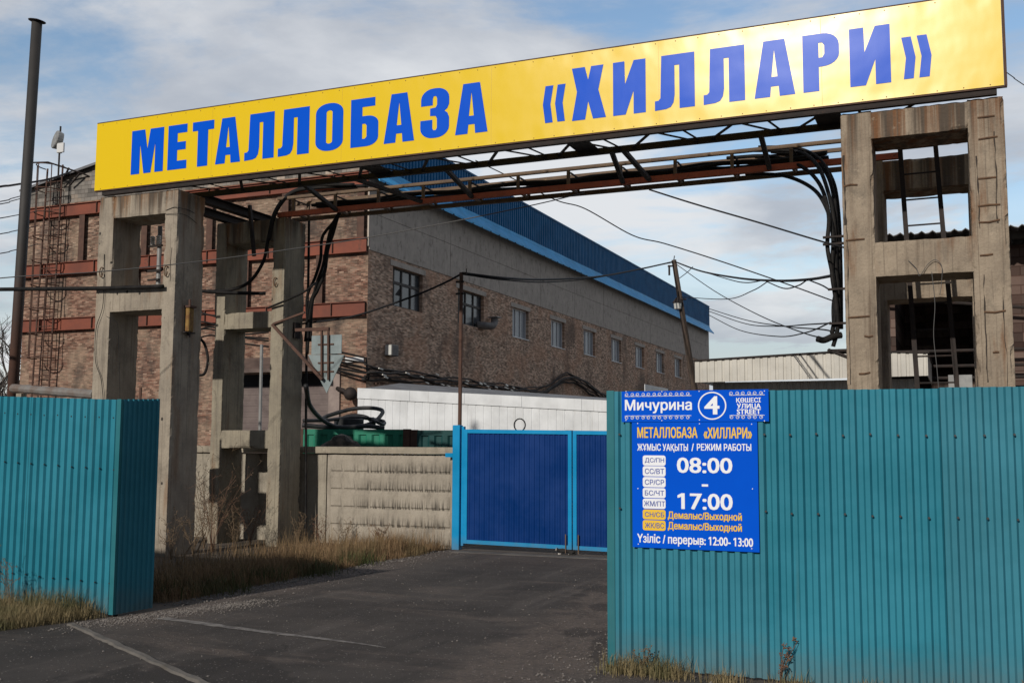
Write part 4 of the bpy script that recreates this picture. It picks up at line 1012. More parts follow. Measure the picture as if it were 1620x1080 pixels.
YGt = 14.98
mg = thing('metal_gate', 'dark blue ribbed double gate in a bright blue frame', 'gate', (-5.3, YGt, 0))
b_ = MB(); b_.box(-7.315, -7.19, YGt - .05, YGt + .07, -.02, 1.92); obj('gate_post', b_, 'gate_frame', mg, bevel=.006)
b_ = MB(); b_.box(-7.175, -7.135, YGt - .01, YGt + .05, .06, 1.90); obj('hinge_post', b_, 'gate_frame', mg)
b_ = MB(); b_.box(-7.44, -7.315, YGt - .045, YGt + .0, 1.42, 1.485); obj('wall_bracket', b_, 'gate_frame', mg)
def leaf(xa, xb, dz):
    fr = MB(); z0_, z1_ = .098, 1.855; w_ = .058
    def zt(x): return dz * (x + 7.1)
    for a_, c_ in ((xa, xa + w_), (xb - w_, xb)):
        fr.add([(a_, YGt - .03, z0_ + zt(a_)), (c_, YGt - .03, z0_ + zt(c_)), (c_, YGt + .03, z0_ + zt(c_)), (a_, YGt + .03, z0_ + zt(a_)), (a_, YGt - .03, z1_ + zt(a_)), (c_, YGt - .03, z1_ + zt(c_)), (c_, YGt + .03, z1_ + zt(c_)), (a_, YGt + .03, z1_ + zt(a_))],
               [(0, 3, 2, 1), (4, 5, 6, 7), (0, 1, 5, 4), (1, 2, 6, 5), (2, 3, 7, 6), (3, 0, 4, 7)])
    for za in (z0_, z1_ - w_):
        a_, c_ = xa + w_, xb - w_
        fr.add([(a_, YGt - .028, za + zt(a_)), (c_, YGt - .028, za + zt(c_)), (c_, YGt + .028, za + zt(c_)), (a_, YGt + .028, za + zt(a_)), (a_, YGt - .028, za + w_ + zt(a_)), (c_, YGt - .028, za + w_ + zt(c_)), (c_, YGt + .028, za + w_ + zt(c_)), (a_, YGt + .028, za + w_ + zt(a_))],
               [(0, 3, 2, 1), (4, 5, 6, 7), (0, 1, 5, 4), (1, 2, 6, 5), (2, 3, 7, 6), (3, 0, 4, 7)])
    f_ = obj('gate_leaf', fr, 'gate_frame', mg)
    s_ = MB(); corrugated(s_, (xa + w_ + .002, YGt + .0), (xb - w_ - .002, YGt + .0), lambda q: z0_ + w_ + zt(xa + w_ + q) - .003, 1.8, .083, .011, ztop=lambda q: z1_ - w_ + zt(xa + w_ + q) + .003)
    obj('ribbed_sheet', s_, 'gate_blue', f_)
    r_ = MB(); x_ = xb - .09 if xa < -6 else xa + .09
    r_.tube([(x_, YGt - .045, .02), (x_, YGt - .045, .30)], .009, 6); obj('drop_bolt', r_, 'rail_rust', f_)
leaf(-7.125, -5.345, -.012); leaf(-5.325, -3.53, -.012)
b_ = MB(); b_.box(-3.5, -3.38, YGt - .05, YGt + .07, -.02, 1.9); obj('gate_post', b_, 'gate_frame', mg)

# small cat lying under the gate
ct = PZ(886, 882)
def cat(c):
    t = thing('cat', 'black and white cat crouching under the blue gate', 'cat', (c.x, 15.12, 0))
    me = bpy.data.meshes.new('body'); bm = bmesh.new(); lay = None
    J = [((0, 0, .105), .062), ((.12, .01, .11), .07), ((.22, .02, .10), .066), ((.28, .03, .07), .05), ((-.08, -.02, .115), .055), ((-.14, -.05, .12), .042), ((-.185, -.08, .125), .047), ((-.225, -.105, .112), .028),
         ((-.07, -.06, .06), .028), ((-.09, -.09, .022), .022), ((-.15, -.13, .018), .02), ((-.07, .03, .05), .028), ((-.10, .02, .022), .022), ((-.17, -.0, .018), .02),
         ((.24, -.04, .05), .035), ((.19, -.09, .02), .022), ((.12, -.12, .018), .019), ((.32, .02, .035), .02), ((.30, -.08, .02), .015), ((.20, -.15, .016), .012),
         ((-.185, -.115, .175), .012), ((-.17, -.045, .178), .012)]
    E = [(0, 1), (1, 2), (2, 3), (0, 4), (4, 5), (5, 6), (6, 7), (4, 8), (8, 9), (9, 10), (4, 11), (11, 12), (12, 13), (2, 14), (14, 15), (15, 16), (3, 17), (17, 18), (18, 19), (6, 20), (6, 21)]
    V = [bm.verts.new(j[0]) for j in J]
    for a, b in E: bm.edges.new((V[a], V[b]))
    bm.to_mesh(me); bm.free(); o = bpy.data.objects.new('body', me); COL.objects.link(o); o.parent = t
    md = o.modifiers.new('skin', 'SKIN'); ss = o.modifiers.new('sub', 'SUBSURF'); ss.levels = 2; ss.render_levels = 2
    for i, (_, r_) in enumerate(J): me.skin_vertices[0].data[i].radius = (r_, r_)
    me.skin_vertices[0].data[0].use_root = True
    m_, tt, pp = new_mat('cat_coat'); v = ocoord(tt); x, y, z = tt.sep(v)
    nz = tt.math('MULTIPLY', tt.math('SUBTRACT', tt.noise(v, 22, 4), .5), .05)
    muz = tt.ramp(tt.math('ADD', x, nz), -.195, -.205)
    paw = tt.math('MULTIPLY', tt.ramp(tt.math('ADD', z, nz), .04, .03), tt.ramp(x, .16, .10))
    k_ = tt.math('MAXIMUM', muz, paw)
    tt.put(pp.inputs['Base Color'], tt.mix(k_, (.02, .018, .017), (.55, .52, .48))); pp.inputs['Roughness'].default_value = .9
    me.materials.append(m_)
    for n_, dy in (('eye', -.095), ('eye', -.072)):
        b_ = MB(); b_.ball((-.226 + .01, dy - .02, .132), .007, seg=6, rings=4); obj(n_, b_, M['orange_rust'], t, local=True)
    b_ = MB(); b_.ball((-.252, -.118, .114), .006, seg=6, rings=4); obj('nose', b_, M['rebar'], t, local=True)
    return t
k_ = cat(Vector((PY(889, 876, 15.0).x, 0, 0))); k_.location = (PY(893, 876, 14.98).x, 14.97, 0.0); k_.rotation_euler = (0, 0, R(12)); k_.scale = (.55,) * 3

# ------------------------------------------------------------------ brick warehouse
XW, YWh = -22.63, 38.0
wh = thing('brick_warehouse', 'large brick warehouse with red steel beams on its gable and a blue ribbed roof edge', 'warehouse', (-32, YWh, 0))
XG0 = -42.1
b_ = MB(); b_.prism([(XG0, 0), (XW - .006, 0), (XW - .006, 13.2), (XG0, 13.2)], YWh, YWh + .4); obj('gable_wall', b_, 'gable', wh)
b_ = MB(); b_.prism([(XG0, 13.204), (XW - .4, 13.204), (XW - .4, 14.3), (-32.3, 15.9), (XG0, 14.1)], YWh + .02, YWh + .4); obj('gable_top', b_, 'block', wh)
YE = 103.8
wins = [(40.1, 42.9, 7.65, 9.40, 0), (46.65, 49.75, 7.60, 9.32, 0)] + [(54.78 + 6.06 * i - 1.18, 54.78 + 6.06 * i + 1.18, 7.6, 9.24, 1) for i in range(7)]
b_ = MB(); segs = []; yprev = YWh + .4
def quadX(mb, ya, yb_, za, zb, x=XW): mb.add([(x, ya, za), (x, yb_, za), (x, yb_, zb), (x, ya, zb)], [(0, 1, 2, 3)])
quadX(b_, YWh, yprev, 0, 9.75)
for (ya, yb_, za, zb, _) in wins:
    quadX(b_, yprev, ya, 0, 9.75); quadX(b_, ya, yb_, 0, za); quadX(b_, ya, yb_, zb, 9.75)
    d = .28   # reveals
    b_.add([(XW, ya, za), (XW - d, ya, za), (XW - d, ya, zb), (XW, ya, zb), (XW, yb_, za), (XW - d, yb_, za), (XW - d, yb_, zb), (XW, yb_, zb)], [(0, 1, 2, 3), (4, 7, 6, 5), (0, 4, 5, 1), (3, 2, 6, 7)])
    yprev = yb_
quadX(b_, yprev, YE, 0, 9.75)
b_.add([(XW, YE, 0), (XG0, YE, 0), (XG0, YE, 14), (XW, YE, 14)], [(0, 1, 2, 3)])
me_side = obj('side_wall', b_, 'side', wh)
b_ = MB()
jy = [YWh + .006, 45.7] + [45.7 + 6.06 * i for i in range(1, 10)] + [YE]
for i in range(len(jy) - 1):
    for za, zb in ((9.76, 11.35), (11.37, 13.5)):
        b_.box(XW - .3, XW + .02 + rnd.uniform(0, .012), jy[i] + .018, jy[i + 1] - .018, za, zb)
obj('concrete_band', b_, 'conc_band', wh)
b_ = MB(); b_.box(XW - .32, XW - .01, YWh + .02, YE, 9.76, 13.4); obj('band_backing', b_, 'dark_frame', wh)
b_ = MB(); b_.box(XW - .03, XW + .035, YWh - .06, YWh - .002, 9.9, 13.9); obj('corner_strip', b_, 'conc_band', wh)
for (ya, yb_, za, zb, kind) in wins:
    fm = 'white_frame' if kind else 'dark_frame'; gl = 'pale_glass' if kind else 'glass'; x_ = XW - .2
    f = MB(); e = .07
    f.box(x_ - .04, x_ + .04, ya, ya + e, za, zb); f.box(x_ - .04, x_ + .04, yb_ - e, yb_, za, zb); f.box(x_ - .04, x_ + .04, ya + e, yb_ - e, za, za + e); f.box(x_ - .04, x_ + .04, ya + e, yb_ - e, zb - e, zb)
    if kind:
        for fr_ in (.36, .66): yy = ya + (yb_ - ya) * fr_; f.box(x_ - .03, x_ + .035, yy - .03, yy + .03, za + e, zb - e)
    else:
        for fr_ in (.14, .40, .70): yy = ya + (yb_ - ya) * fr_; f.box(x_ - .03, x_ + .035, yy - .045, yy + .045, za + e, zb - e)
        zz = za + (zb - za) * .62; f.box(x_ - .028, x_ + .036, ya + e, yb_ - e, zz - .06, zz + .06)
    wo = obj('window', f, fm, wh)
    g = MB(); g.box(x_ - .02, x_ - .012, ya + e, yb_ - e, za + e, zb - e); obj('pane', g, gl, wo)
    l = MB(); l.box(XW - .02, XW + .025, ya - .25, yb_ + .25, zb + .004, zb + .24); obj('lintel', l, 'conc_band', wo)
    if not kind:
        h = MB(); yy = ya + (yb_ - ya) * .30; zz = za + .55
        h.prism([(0, 0), (1, 0), (1, 1)], 0, 1); h.v = [(x_ - .010 + .004 * q[1], yy + (q[0] - .5) * .5, zz + (q[2]) * .42) for q in h.v]; obj('broken_pane', h, 'black_void', wo)
    else:
        s_ = MB(); s_.box(XW - .05, XW + .05, ya - .03, yb_ + .03, za - .05, za - .004); obj('sill', s_, 'white_frame', wo)
# steel beams and posts on the gable
for za, zb, xa, xb in ((12.52, 13.05, XG0 - .1, XW + .02), (9.66, 10.22, XG0 - .1, XW - .02), (6.98, 7.52, XG0 - .1, XW - .05)):
    b_ = MB(); yy = YWh - .16
    b_.box(xa, xb, yy, yy + .02, za, zb); b_.box(xa, xb, yy - .09, yy + .17, zb, zb + .025); b_.box(xa, xb, yy - .09, yy + .17, za - .025, za)
    b2 = obj('steel_beam', b_, 'red_beam', wh)
    for k in range(6):
        xx = xa + 1.4 + k * 3.3; s_ = MB(); s_.box(xx, xx + .03, yy - .085, yy - .002, za + .004, zb - .004); obj('stiffener', s_, 'brown_steel', b2)
for px_, row in ((131, 0), (230, 0), (333, 0), (452, 0), (572, 0), (390, 1), (507, 1), (215, 1)):
    za, zb = ((10.25, 12.49) if row == 0 else (7.55, 9.63))
    yy = {0: 385, 1: 450}[row]; xx = PY(px_, yy, YWh - .1).x
    b_ = MB(); b_.box(xx - .17, xx + .17, YWh - .22, YWh - .20, za, zb); b_.box(xx - .015, xx + .015, YWh - .198, YWh - .002, za, zb); obj('steel_post', b_, 'brown_steel', wh)
b_ = MB(); b_.box(XG0 + .65, XG0 + 1.45, YWh - .06, YWh - .003, 0, 12.4); obj('pilaster', b_, 'pier', wh)
# roof, parapet, flared eave
b_ = MB(); b_.add([(XG0 - .4, YWh - .25, 14.08), (-32.3, YWh - .25, 15.98), (XW - .3, YWh - .25, 14.35), (XG0 - .4, YE, 14.08), (-32.3, YE, 15.98), (XW - .3, YE, 14.35)], [(0, 1, 4, 3), (1, 2, 5, 4)])
b_.add([(XG0 - .4, YWh - .25, 13.96), (-32.3, YWh - .25, 15.86), (XW - .3, YWh - .25, 14.23), (XG0 - .4, YWh - .25, 14.08), (-32.3, YWh - .25, 15.98), (XW - .3, YWh - .25, 14.35)], [(0, 1, 4, 3), (1, 2, 5, 4)])
obj('roof', b_, 'grey_roof', wh)
b_ = MB(); corrugated(b_, (XW + .06, YWh + .05), (XW + .06, YE), 13.35, 15.32, .30, .05); obj('parapet', b_, 'fascia_blue', wh)
b_ = MB(); b_.box(XW - .1, XW + .14, YWh + .05, YE, 15.33, 15.42); obj('parapet_cap', b_, 'fascia_blue', wh)
b_ = MB(); n_ = 46; vs = []; fs = []
prof = [(.11, 13.42), (.16, 13.2), (.55, 12.72), (.56, 12.62), (.53, 12.63), (.10, 13.15)]
for i in range(n_ + 1):
    y_ = YWh - .1 + (YE + .1 - YWh) * i / n_
    for dx, z_ in prof: vs.append((XW + dx, y_, z_ + .02 * noise.noise(Vector((y_ * .6, z_, 0)))))
m_ = len(prof)
for i in range(n_):
    for k in range(m_): k2 = (k + 1) % m_; fs.append((i * m_ + k, i * m_ + k2, (i + 1) * m_ + k2, (i + 1) * m_ + k))
fs += [tuple(range(m_)), tuple(n_ * m_ + k for k in range(m_ - 1, -1, -1))]
b_.add(vs, fs); obj('eave_skirt', b_, 'skirt_blue', wh)
for i in range(26): b_ = MB(); y_ = YWh + .3 + i * 1.1; b_.box(XW + .535, XW + .575, y_, y_ + .10, 12.61, 12.66); obj('skirt_clip', b_, 'dark_steel', wh)
# roller door on the gable with its canopy and plaster jambs
b_ = MB(); xa, xb = PY(384, 620, YWh).x, PY(521, 620, YWh).x
corrugated(b_, (xa, YWh - .05), (xb, YWh - .05), 0, 4.0, .12, .02); 
dr = MB(); 
for k in range(34): dr.box(xa, xb, YWh - .06 - (.012 if k % 2 else 0), YWh - .004, k * .12, k * .12 + .118)
rd = obj('roller_door', dr, 'door', wh)
b_ = MB(); b_.box(xa, xb, YWh - .02, YWh - .002, 4.09, 4.6); obj('lintel_strip', b_, 'black_void', rd)  # flat black panel on the wall above the door slats
b_ = MB(); b_.add([(xa - .2, YWh - .002, 5.35), (xb + .1, YWh - .002, 5.35), (xb + .1, YWh - 1.3, 4.75), (xa - .2, YWh - 1.3, 4.75), (xa - .2, YWh - .002, 5.29), (xb + .1, YWh - .002, 5.29), (xb + .1, YWh - 1.3, 4.6), (xa - .2, YWh - 1.3, 4.6)],
    [(0, 1, 2, 3), (4, 7, 6, 5), (3, 2, 6, 7), (0, 3, 7, 4), (1, 5, 6, 2)]); obj('canopy', b_, 'canopy', rd)
b_ = MB(); xj = PY(539, 620, YWh).x; b_.box(xb + .02, xj, YWh - .1, YWh - .003, 0, 5.1); obj('door_jamb', b_, 'plaster', rd)
b_ = MB(); q1, q2 = PY(546, 565, YWh - .1), PY(575, 572, YWh - .1); b_.box(q1.x, q2.x, YWh - .1, YWh - .06, q2.z, q1.z); obj('white_plaque', b_, 'white_frame', wh)
# lamp and vent on the side wall
q = PX(618, 557, XW); wl = MB(); wl.box(XW, XW + .35, q.y - .5, q.y + .1, q.z - .2, q.z + .3); o = obj('wall_lamp', wl, 'duct', wh, bevel=.03)
b_ = MB(); b_.box(XW + .02, XW + .33, q.y - .53, q.y - .502, q.z - .16, q.z + .26); obj('lamp_glass', b_, 'lamp_white', o)
q = PX(768, 500, XW); b_ = MB(); b_.tube(spline([(XW - .1, q.y - .9, 7.74), (XW + .3, q.y - .6, 7.72), (XW + .42, q.y - .1, 7.76), (XW + .4, q.y + .25, 7.98), (XW + .38, q.y + .32, 8.2)]), .19, 12); o = obj('vent_duct', b_, 'duct', wh, smooth=True)
b_ = MB(); b_.box(XW + .1, XW + .66, q.y + .06, q.y + .6, 8.23, 8.27); obj('vent_cap', b_, 'grey_metal', o)
q = PY(553, 620, YWh); b_ = MB(); b_.tube([(q.x - .5, YWh - .15, q.z + .15), (q.x, YWh - .5, q.z + .05), (q.x + .4, YWh - .5, q.z - .15)], .09, 8); b_.ball((q.x + .35, YWh - .5, q.z - .1), .28); obj('floodlight', b_, 'dark_steel', wh, smooth=True)

# caged access ladder at the gable's left end
lx = PY(80, 440, YWh - .7).x
cl = thing('caged_ladder', 'rusty caged access ladder up the left end of the brick gable', 'ladder', (lx, YWh - .6, 2.4))
for px_ in (69, 93):
    xx = PY(px_, 400, YWh - .4).x
    b_ = MB(); b_.tube([(xx - (.35 if px_ == 69 else .25), YWh - .4, 3.2), (xx, YWh - .4, 14.9 if px_ == 69 else 15.0)], .045, 6); obj('stringer', b_, 'brown_steel', cl)
xa, xb = PY(69, 400, YWh - .4).x, PY(93, 400, YWh - .4).x
for k in range(24):
    z_ = 3.4 + k * .47; f = (14.9 - z_) / 11.7
    b_ = MB(); b_.tube([(xa - .35 * f, YWh - .4, z_), (xb - .25 * f, YWh - .4, z_)], .022, 5); obj('rung', b_, 'brown_steel', cl)
for k in range(9):
    z_ = 5.6 + k * 1.16; pts = [(xa + (xb - xa) * (.5 - .62 * math.cos(R(a))), YWh - .4 - 1.0 * math.sin(R(a)), z_) for a in range(0, 181, 20)]
    b_ = MB(); b_.tube(pts, .028, 5); obj('cage_hoop', b_, 'brown_steel', cl)
for a in (40, 90, 140):
    xx = xa + (xb - xa) * (.5 - .62 * math.cos(R(a))); yy = YWh - .4 - 1.0 * math.sin(R(a))
    b_ = MB(); b_.tube([(xx, yy, 5.6), (xx, yy, 14.9)], .025, 5); obj('cage_strap', b_, 'brown_steel', cl)
b_ = MB()
z_ = 15.0; b_.tube([(xa - .3, YWh - 1.3, z_), (xb, YWh - 1.3, z_ - .1), (xb + 1.1, YWh - .2, z_ - .5), (xb + 1.3, YWh, z_ - .6)], .04, 5)
b_.tube([(xb + .4, YWh - .4, z_ - .2), (xb - .3, YWh - .2, z_ - .9)], .05, 5); b_.tube([(xb + 1.0, YWh - .3, z_ - .5), (xb + .3, YWh - .2, z_ - 1.0)], .05, 5); obj('guard_rail', b_, 'dark_steel', cl)

# dish antenna on a mast above the gable
q = PY(93, 262, YWh - .1); qt = PY(93.5, 216, YWh - .1)
da = thing('dish_antenna', 'small white dish antenna on a thin mast above the brick gable', 'antenna', (q.x, YWh - .1, q.z - 1.0))
b_ = MB(); b_.tube([(q.x, YWh - .1, q.z - 2), (q.x, YWh - .1, qt.z + .5)], .045, 6); b_.box(q.x + .02, q.x + .15, YWh - .16, YWh - .08, q.z + .6, q.z + .75); obj('mast', b_, 'dark_steel', da)
c_ = PY(91, 222, YWh - .3); b_ = MB(); d_ = Vector((-.45, -.86, .2)).normalized()
b_.tube([c_ - d_ * .22, c_ - d_ * .16, c_ + d_ * .10, c_ + d_ * .14, c_ + d_ * .13], [.20, .42, .46, .44, .02], 20); obj('dish', b_, 'grey_metal', da)
q = PY(96, 234, YWh - .5); b_ = MB(); b_.box(q.x - .22, q.x + .22, YWh - .55, YWh - .45, q.z - .24, q.z + .24); obj('radio_box', b_, 'white_frame', da, bevel=.02)

# pipe rack around the warehouse corner
pr = thing('pipe_rack', 'black run of cables and pipes on brackets along the warehouse side wall', 'pipe rack', (XW + .5, 40, 4.5))
for i in range(6):
    xx = XW + .18 + .09 * (i % 4); zz = 4.3 + .10 * i; pts = []
    for k in range(60):
        y_ = YWh - .6 + 46 * k / 59; hump = 1.25 * math.exp(-((y_ - 62) / 3.2) ** 2) if y_ < 62 else 1.25 * math.exp(-((y_ - 62) / 6.0) ** 2)
        pts.append((xx, y_, zz + hump + .05 * math.sin(y_ * 1.3 + i * 2) + .03 * math.sin(y_ * 3.1 + i)))
    b_ = MB(); b_.tube(pts, .04 if i % 3 else .06, 6); obj('pipe', b_, 'rack_pipe', pr, smooth=True)
for k in range(16):
    y_ = YWh + .6 + 1.4 * k; b_ = MB(); b_.box(XW + .005, XW + .55, y_, y_ + .06, 4.12, 4.18); obj('bracket', b_, 'brown_steel', pr)
for k in range(26):
    y_ = YWh + rnd.uniform(0, 16); b_ = MB(); z_ = rnd.uniform(4.35, 4.85); b_.bar((XW + .56, y_, z_), (XW + .57, y_ + .3, z_ - .04), .05, .05); obj('clip', b_, 'ceramic', pr)
for i in range(5):
    q0, q1 = PY(500, 548 + i * 7, YWh - .3), PY(579, 566 + i * 8, YWh - .5); b_ = MB(); b_.tube([q0, q0.lerp(q1, .5) + Vector((0, 0, -.1 * (i % 2))), q1, (XW + .3, YWh - .3, 4.2 + .12 * i)], .045, 5); obj('pipe', b_, 'cable', pr)

# ------------------------------------------------------------------ long white metal shed in the yard
YSH = 29.0
A_, B_ = PY(566.7, 613.5, YSH), PY(966.7, 633.3, YSH)
a2 = Vector((A_.x, YSH, 0)); Ln = (B_.x - A_.x) * 1.12
wsh = thing('white_shed', 'long low white metal shed standing behind the green containers', 'shed', tuple(a2))
dz_ = (B_.z - A_.z) / (B_.x - A_.x)
b_ = MB(); corrugated(b_, (0, 0), (Ln, 0), 0, A_.z - .32, .26, .012, ztop=lambda s_: A_.z - .32 + dz_ * s_, prof=(.86, .02, .10, .02)); obj('wall_sheet', b_, 'white_sheet', wsh, local=True)
b_ = MB()
for k in range(5):
    s0, s1 = k * Ln / 5 + .004, (k + 1) * Ln / 5 - .004
    b_.add([(s0, -.05, A_.z - .33 + dz_ * s0), (s1, -.05, A_.z - .33 + dz_ * s1), (s1, -.05, A_.z + dz_ * s1), (s0, -.05, A_.z + dz_ * s0), (s0, .1, A_.z - .33 + dz_ * s0), (s1, .1, A_.z - .33 + dz_ * s1), (s1, .1, A_.z + dz_ * s1), (s0, .1, A_.z + dz_ * s0)],
           [(0, 1, 2, 3), (4, 7, 6, 5), (3, 2, 6, 7), (0, 4, 5, 1), (0, 3, 7, 4), (1, 5, 6, 2)])
obj('top_flashing', b_, 'white_sheet', wsh, local=True)
b_ = MB(); b_.box(0.0, .02, .005, 2.6, 0, A_.z - .05); b_.box(Ln - .02, Ln, .005, 2.6, 0, A_.z - .05); b_.box(0, Ln, 2.6, 2.62, 0, A_.z + dz_ * Ln); obj('end_wall', b_, 'white_sheet', wsh, local=True)
b_ = MB(); b_.add([(.0, .1, A_.z - .02), (Ln, .1, A_.z - .02 + dz_ * Ln), (Ln, 2.7, A_.z + .10 + dz_ * Ln), (.0, 2.7, A_.z + .30)], [(0, 1, 2, 3)]); obj('roof', b_, 'grey_roof', wsh, local=True)

# ------------------------------------------------------------------ green containers behind the concrete fence, with hoses on top
def container(label, pa, pb, dep, ztop, mat, white=None):
    A0 = PD(pa, 690, dep); B0 = PD(pb, 690, dep * .985)
    a_ = Vector((A0.x, A0.y, 0)); u = Vector((B0.x, B0.y, 0)) - a_; L = u.length; u.normalize()
    t = thing('metal_container', label, 'container', tuple(a_), rotz=math.atan2(u.y, u.x))
    b_ = MB(); corrugated(b_, (.1, .03), (L - .1, .03), .1, ztop - .1, .26, .04); b_.box(.1, L - .1, 2.0, 2.03, .1, ztop - .1); b_.box(.02, .04, .1, 2.0, .1, ztop - .1); b_.box(L - .04, L - .02, .1, 2.0, .1, ztop - .1); obj('side_panel', b_, mat, t, local=True)
    b_ = MB(); b_.box(.0, L, .0, .07, ztop - .1, ztop); obj('top_rail', b_, mat, t, local=True)
    b_ = MB(); b_.box(.0, L, .0, .07, 0, .1); obj('bottom_rail', b_, mat, t, local=True)
    b_ = MB(); b_.box(.0, L, .072, 2.03, ztop - .06, ztop - .012); obj('roof', b_, mat, t, local=True)
    for xx in (0, L - .12):
        b_ = MB(); b_.box(xx - .005, xx + .125, -.012, .12, .0, ztop + .008); obj('corner_post', b_, 'brown_steel', t, local=True)
    if white:
        for k in range(6):
            if k in (2, 4): continue
        b_ = MB(); x_ = L * white
        tx = bpy.data.curves.new('stencil', 'FONT'); tx.body = '60 00 00'; tx.size = 1; tx.extrude = .5
        o = _curve_to_mesh('stencil', tx, 'sign_white', None, -.014, x_, x_ + 1.1, ztop - .66, ztop - .40, .004); o.parent = t
    return t, a_, u, L
zc1 = PD(560, 679, 20.5).z; zc2 = PD(690, 681, 20.8).z
c1 = container('bright green metal container with black hoses piled on its roof', 470, 648, 20.5, zc1, 'green1', .55)
c2 = container('dark teal metal container between the green one and the gate', 650, 905, 20.2, zc2, 'green2')
def hose(label, pts, r_, dep=21.2):
    P = [PD(q[0], q[1], q[2] if len(q) > 2 else dep) for q in pts]
    b_ = MB(); b_.tube(spline(P, 8), r_, 7); return tag(obj('hose', b_, 'rubber', smooth=True), label, 'hose')
hose('thick black hose swinging down from the rear left frame to the container roof', [(484, 610, 17), (490, 640, 18), (508, 662, 20), (530, 674, 20.8), (560, 676, 21), (590, 668, 21.2), (604, 655, 21.6), (603, 648, 21.8), (585, 645, 22), (555, 647, 22), (520, 657, 21.8), (510, 662, 21.6)], .042)
hose('black hose lying in a wide flat coil on the green container', [(480, 665, 20.6), (520, 664, 21), (555, 660, 21.4), (585, 662, 21.7), (606, 666, 21.6), (607, 671, 21.2), (598, 668, 21), (590, 662, 21.3)], .036)
hose('black hose bunch at the bottom of the pile on the green container', [(478, 672, 20.6), (510, 675, 20.7), (545, 676, 20.8), (580, 674, 20.9), (608, 677, 20.9)], .045)
hose('black hose arching over the drum on the green container', [(533, 668, 21.5), (545, 660, 21.8), (560, 657, 21.9), (580, 660, 21.9), (592, 670, 21.6)], .04)
q = PD(552, 670, 21.4); b_ = MB(); b_.tube([(q.x, q.y, zc1 - .012), (q.x, q.y, zc1 + .23)], .3, 20); tag(obj('rubber_drum', b_, 'rubber', bevel=.02), 'squat black drum among the hoses on the green container', 'drum')
for i, (pa, pb, pc) in enumerate(((540, 695, .22), (552, 700, .18), (527, 702, .2))):
    q = PD(pa, pb, 19.9); b_ = MB(); b_.ball((q.x, q.y, q.z - .12), pc * 1.3, pc, pc, 7, 5); b_.v = [tuple(Vector(v) + Vector((noise.noise(Vector(v) * 6), noise.noise(Vector(v) * 6 + Vector((4, 0, 0))), noise.noise(Vector(v) * 5 + Vector((0, 4, 0))))) * .09) for v in b_.v]
    tag(obj('scrap_lump', b_, 'junk'), 'dirty lump of scrap heaped against the green container', 'scrap', 'scrap heaped by the green container')
q = PD(821.5, 672, 18.5); b_ = MB(); b_.tube([(q.x + .105 * math.cos(R(a)), q.y + .02, q.z + .11 * math.sin(R(a))) for a in range(0, 361, 15)], .012, 6, cap=False); tag(obj('wire_ring', b_, 'wire', smooth=True), 'upright black ring showing above the blue gate', 'ring')
b_ = MB(); b_.tube([PD(821, 680, 18.5), PD(821, 720, 18.5)], .015, 6); tag(obj('ring_stake', b_, 'dark_steel'), 'thin stake under the black ring behind the gate', 'stake')

# ------------------------------------------------------------------ poles
pz = PY(730, 432, 15.6); bot = PY(727, 680, 15.6)
sp_ = thing('slim_post', 'slim rusty steel post behind the gate carrying the black overhead cable', 'post', (bot.x, 15.6, 0))
b_ = MB(); b_.tube([(bot.x, 15.6, -.05), (pz.x, 15.6, pz.z)], .033, 8); obj('pole', b_, 'brown_steel', sp_)
b_ = MB(); b_.box(pz.x - .09, pz.x + .05, 15.57, 15.60, pz.z - .16, pz.z - .13); b_.box(pz.x - .09, pz.x + .05, 15.57, 15.60, pz.z - .36, pz.z - .33); b_.tube([(pz.x + .09, 15.6, pz.z), (pz.x + .09, 15.6, pz.z + .07)], .008, 5); b_.box(pz.x - .03, pz.x + .10, 15.58, 15.62, pz.z - .02, pz.z + .01); obj('bracket', b_, 'dark_steel', sp_)
Dp = 31.0; tp, bp = PD(1066, 411, Dp), PD(1098, 612, Dp)
dirp = (bp - tp).normalized(); bz = bp + dirp * ((bp.z + .1) / -dirp.z)
lp = thing('leaning_pole', 'leaning dark wooden utility pole with a lantern at the far corner', 'utility pole', tuple(bz))
b_ = MB(); b_.tube([tp, tp.lerp(bz, .3), tp.lerp(bz, .6), bz], [.07, .085, .10, .115], 10); obj('pole', b_, 'wood_pole', lp, smooth=True)
b_ = MB(); b_.box(tp.x - .18, tp.x + .05, tp.y - .03, tp.y + .03, tp.z - .2, tp.z - .16); b_.tube([tp, tp + Vector((.02, 0, .12))], .015, 5); b_.tube([tp + Vector((-.14, 0, -.45)), tp + Vector((-.14, 0, -.15))], .03, 8); obj('crossarm', b_, 'dark_steel', lp)
q = PD(1072, 479, Dp - .1); ln = MB(); ln.tube([(q.x, q.y, q.z + .16), (q.x, q.y, q.z + .02), (q.x, q.y, q.z)], [.04, .15, .16], 12); ln.tube([(q.x, q.y, q.z + .16), (q.x + .02, q.y, q.z + .34)], .02, 6); ln.tube([(q.x, q.y, q.z + .1), (q.x + .25, q.y + .05, q.z + .1)], .025, 6)
lo_ = obj('lantern', ln, 'dark_steel', lp)
b_ = MB(); b_.tube([(q.x, q.y, q.z), (q.x, q.y, q.z - .18)], [.12, .10], 12); obj('lantern_glass', b_, 'lamp_white', lo_)
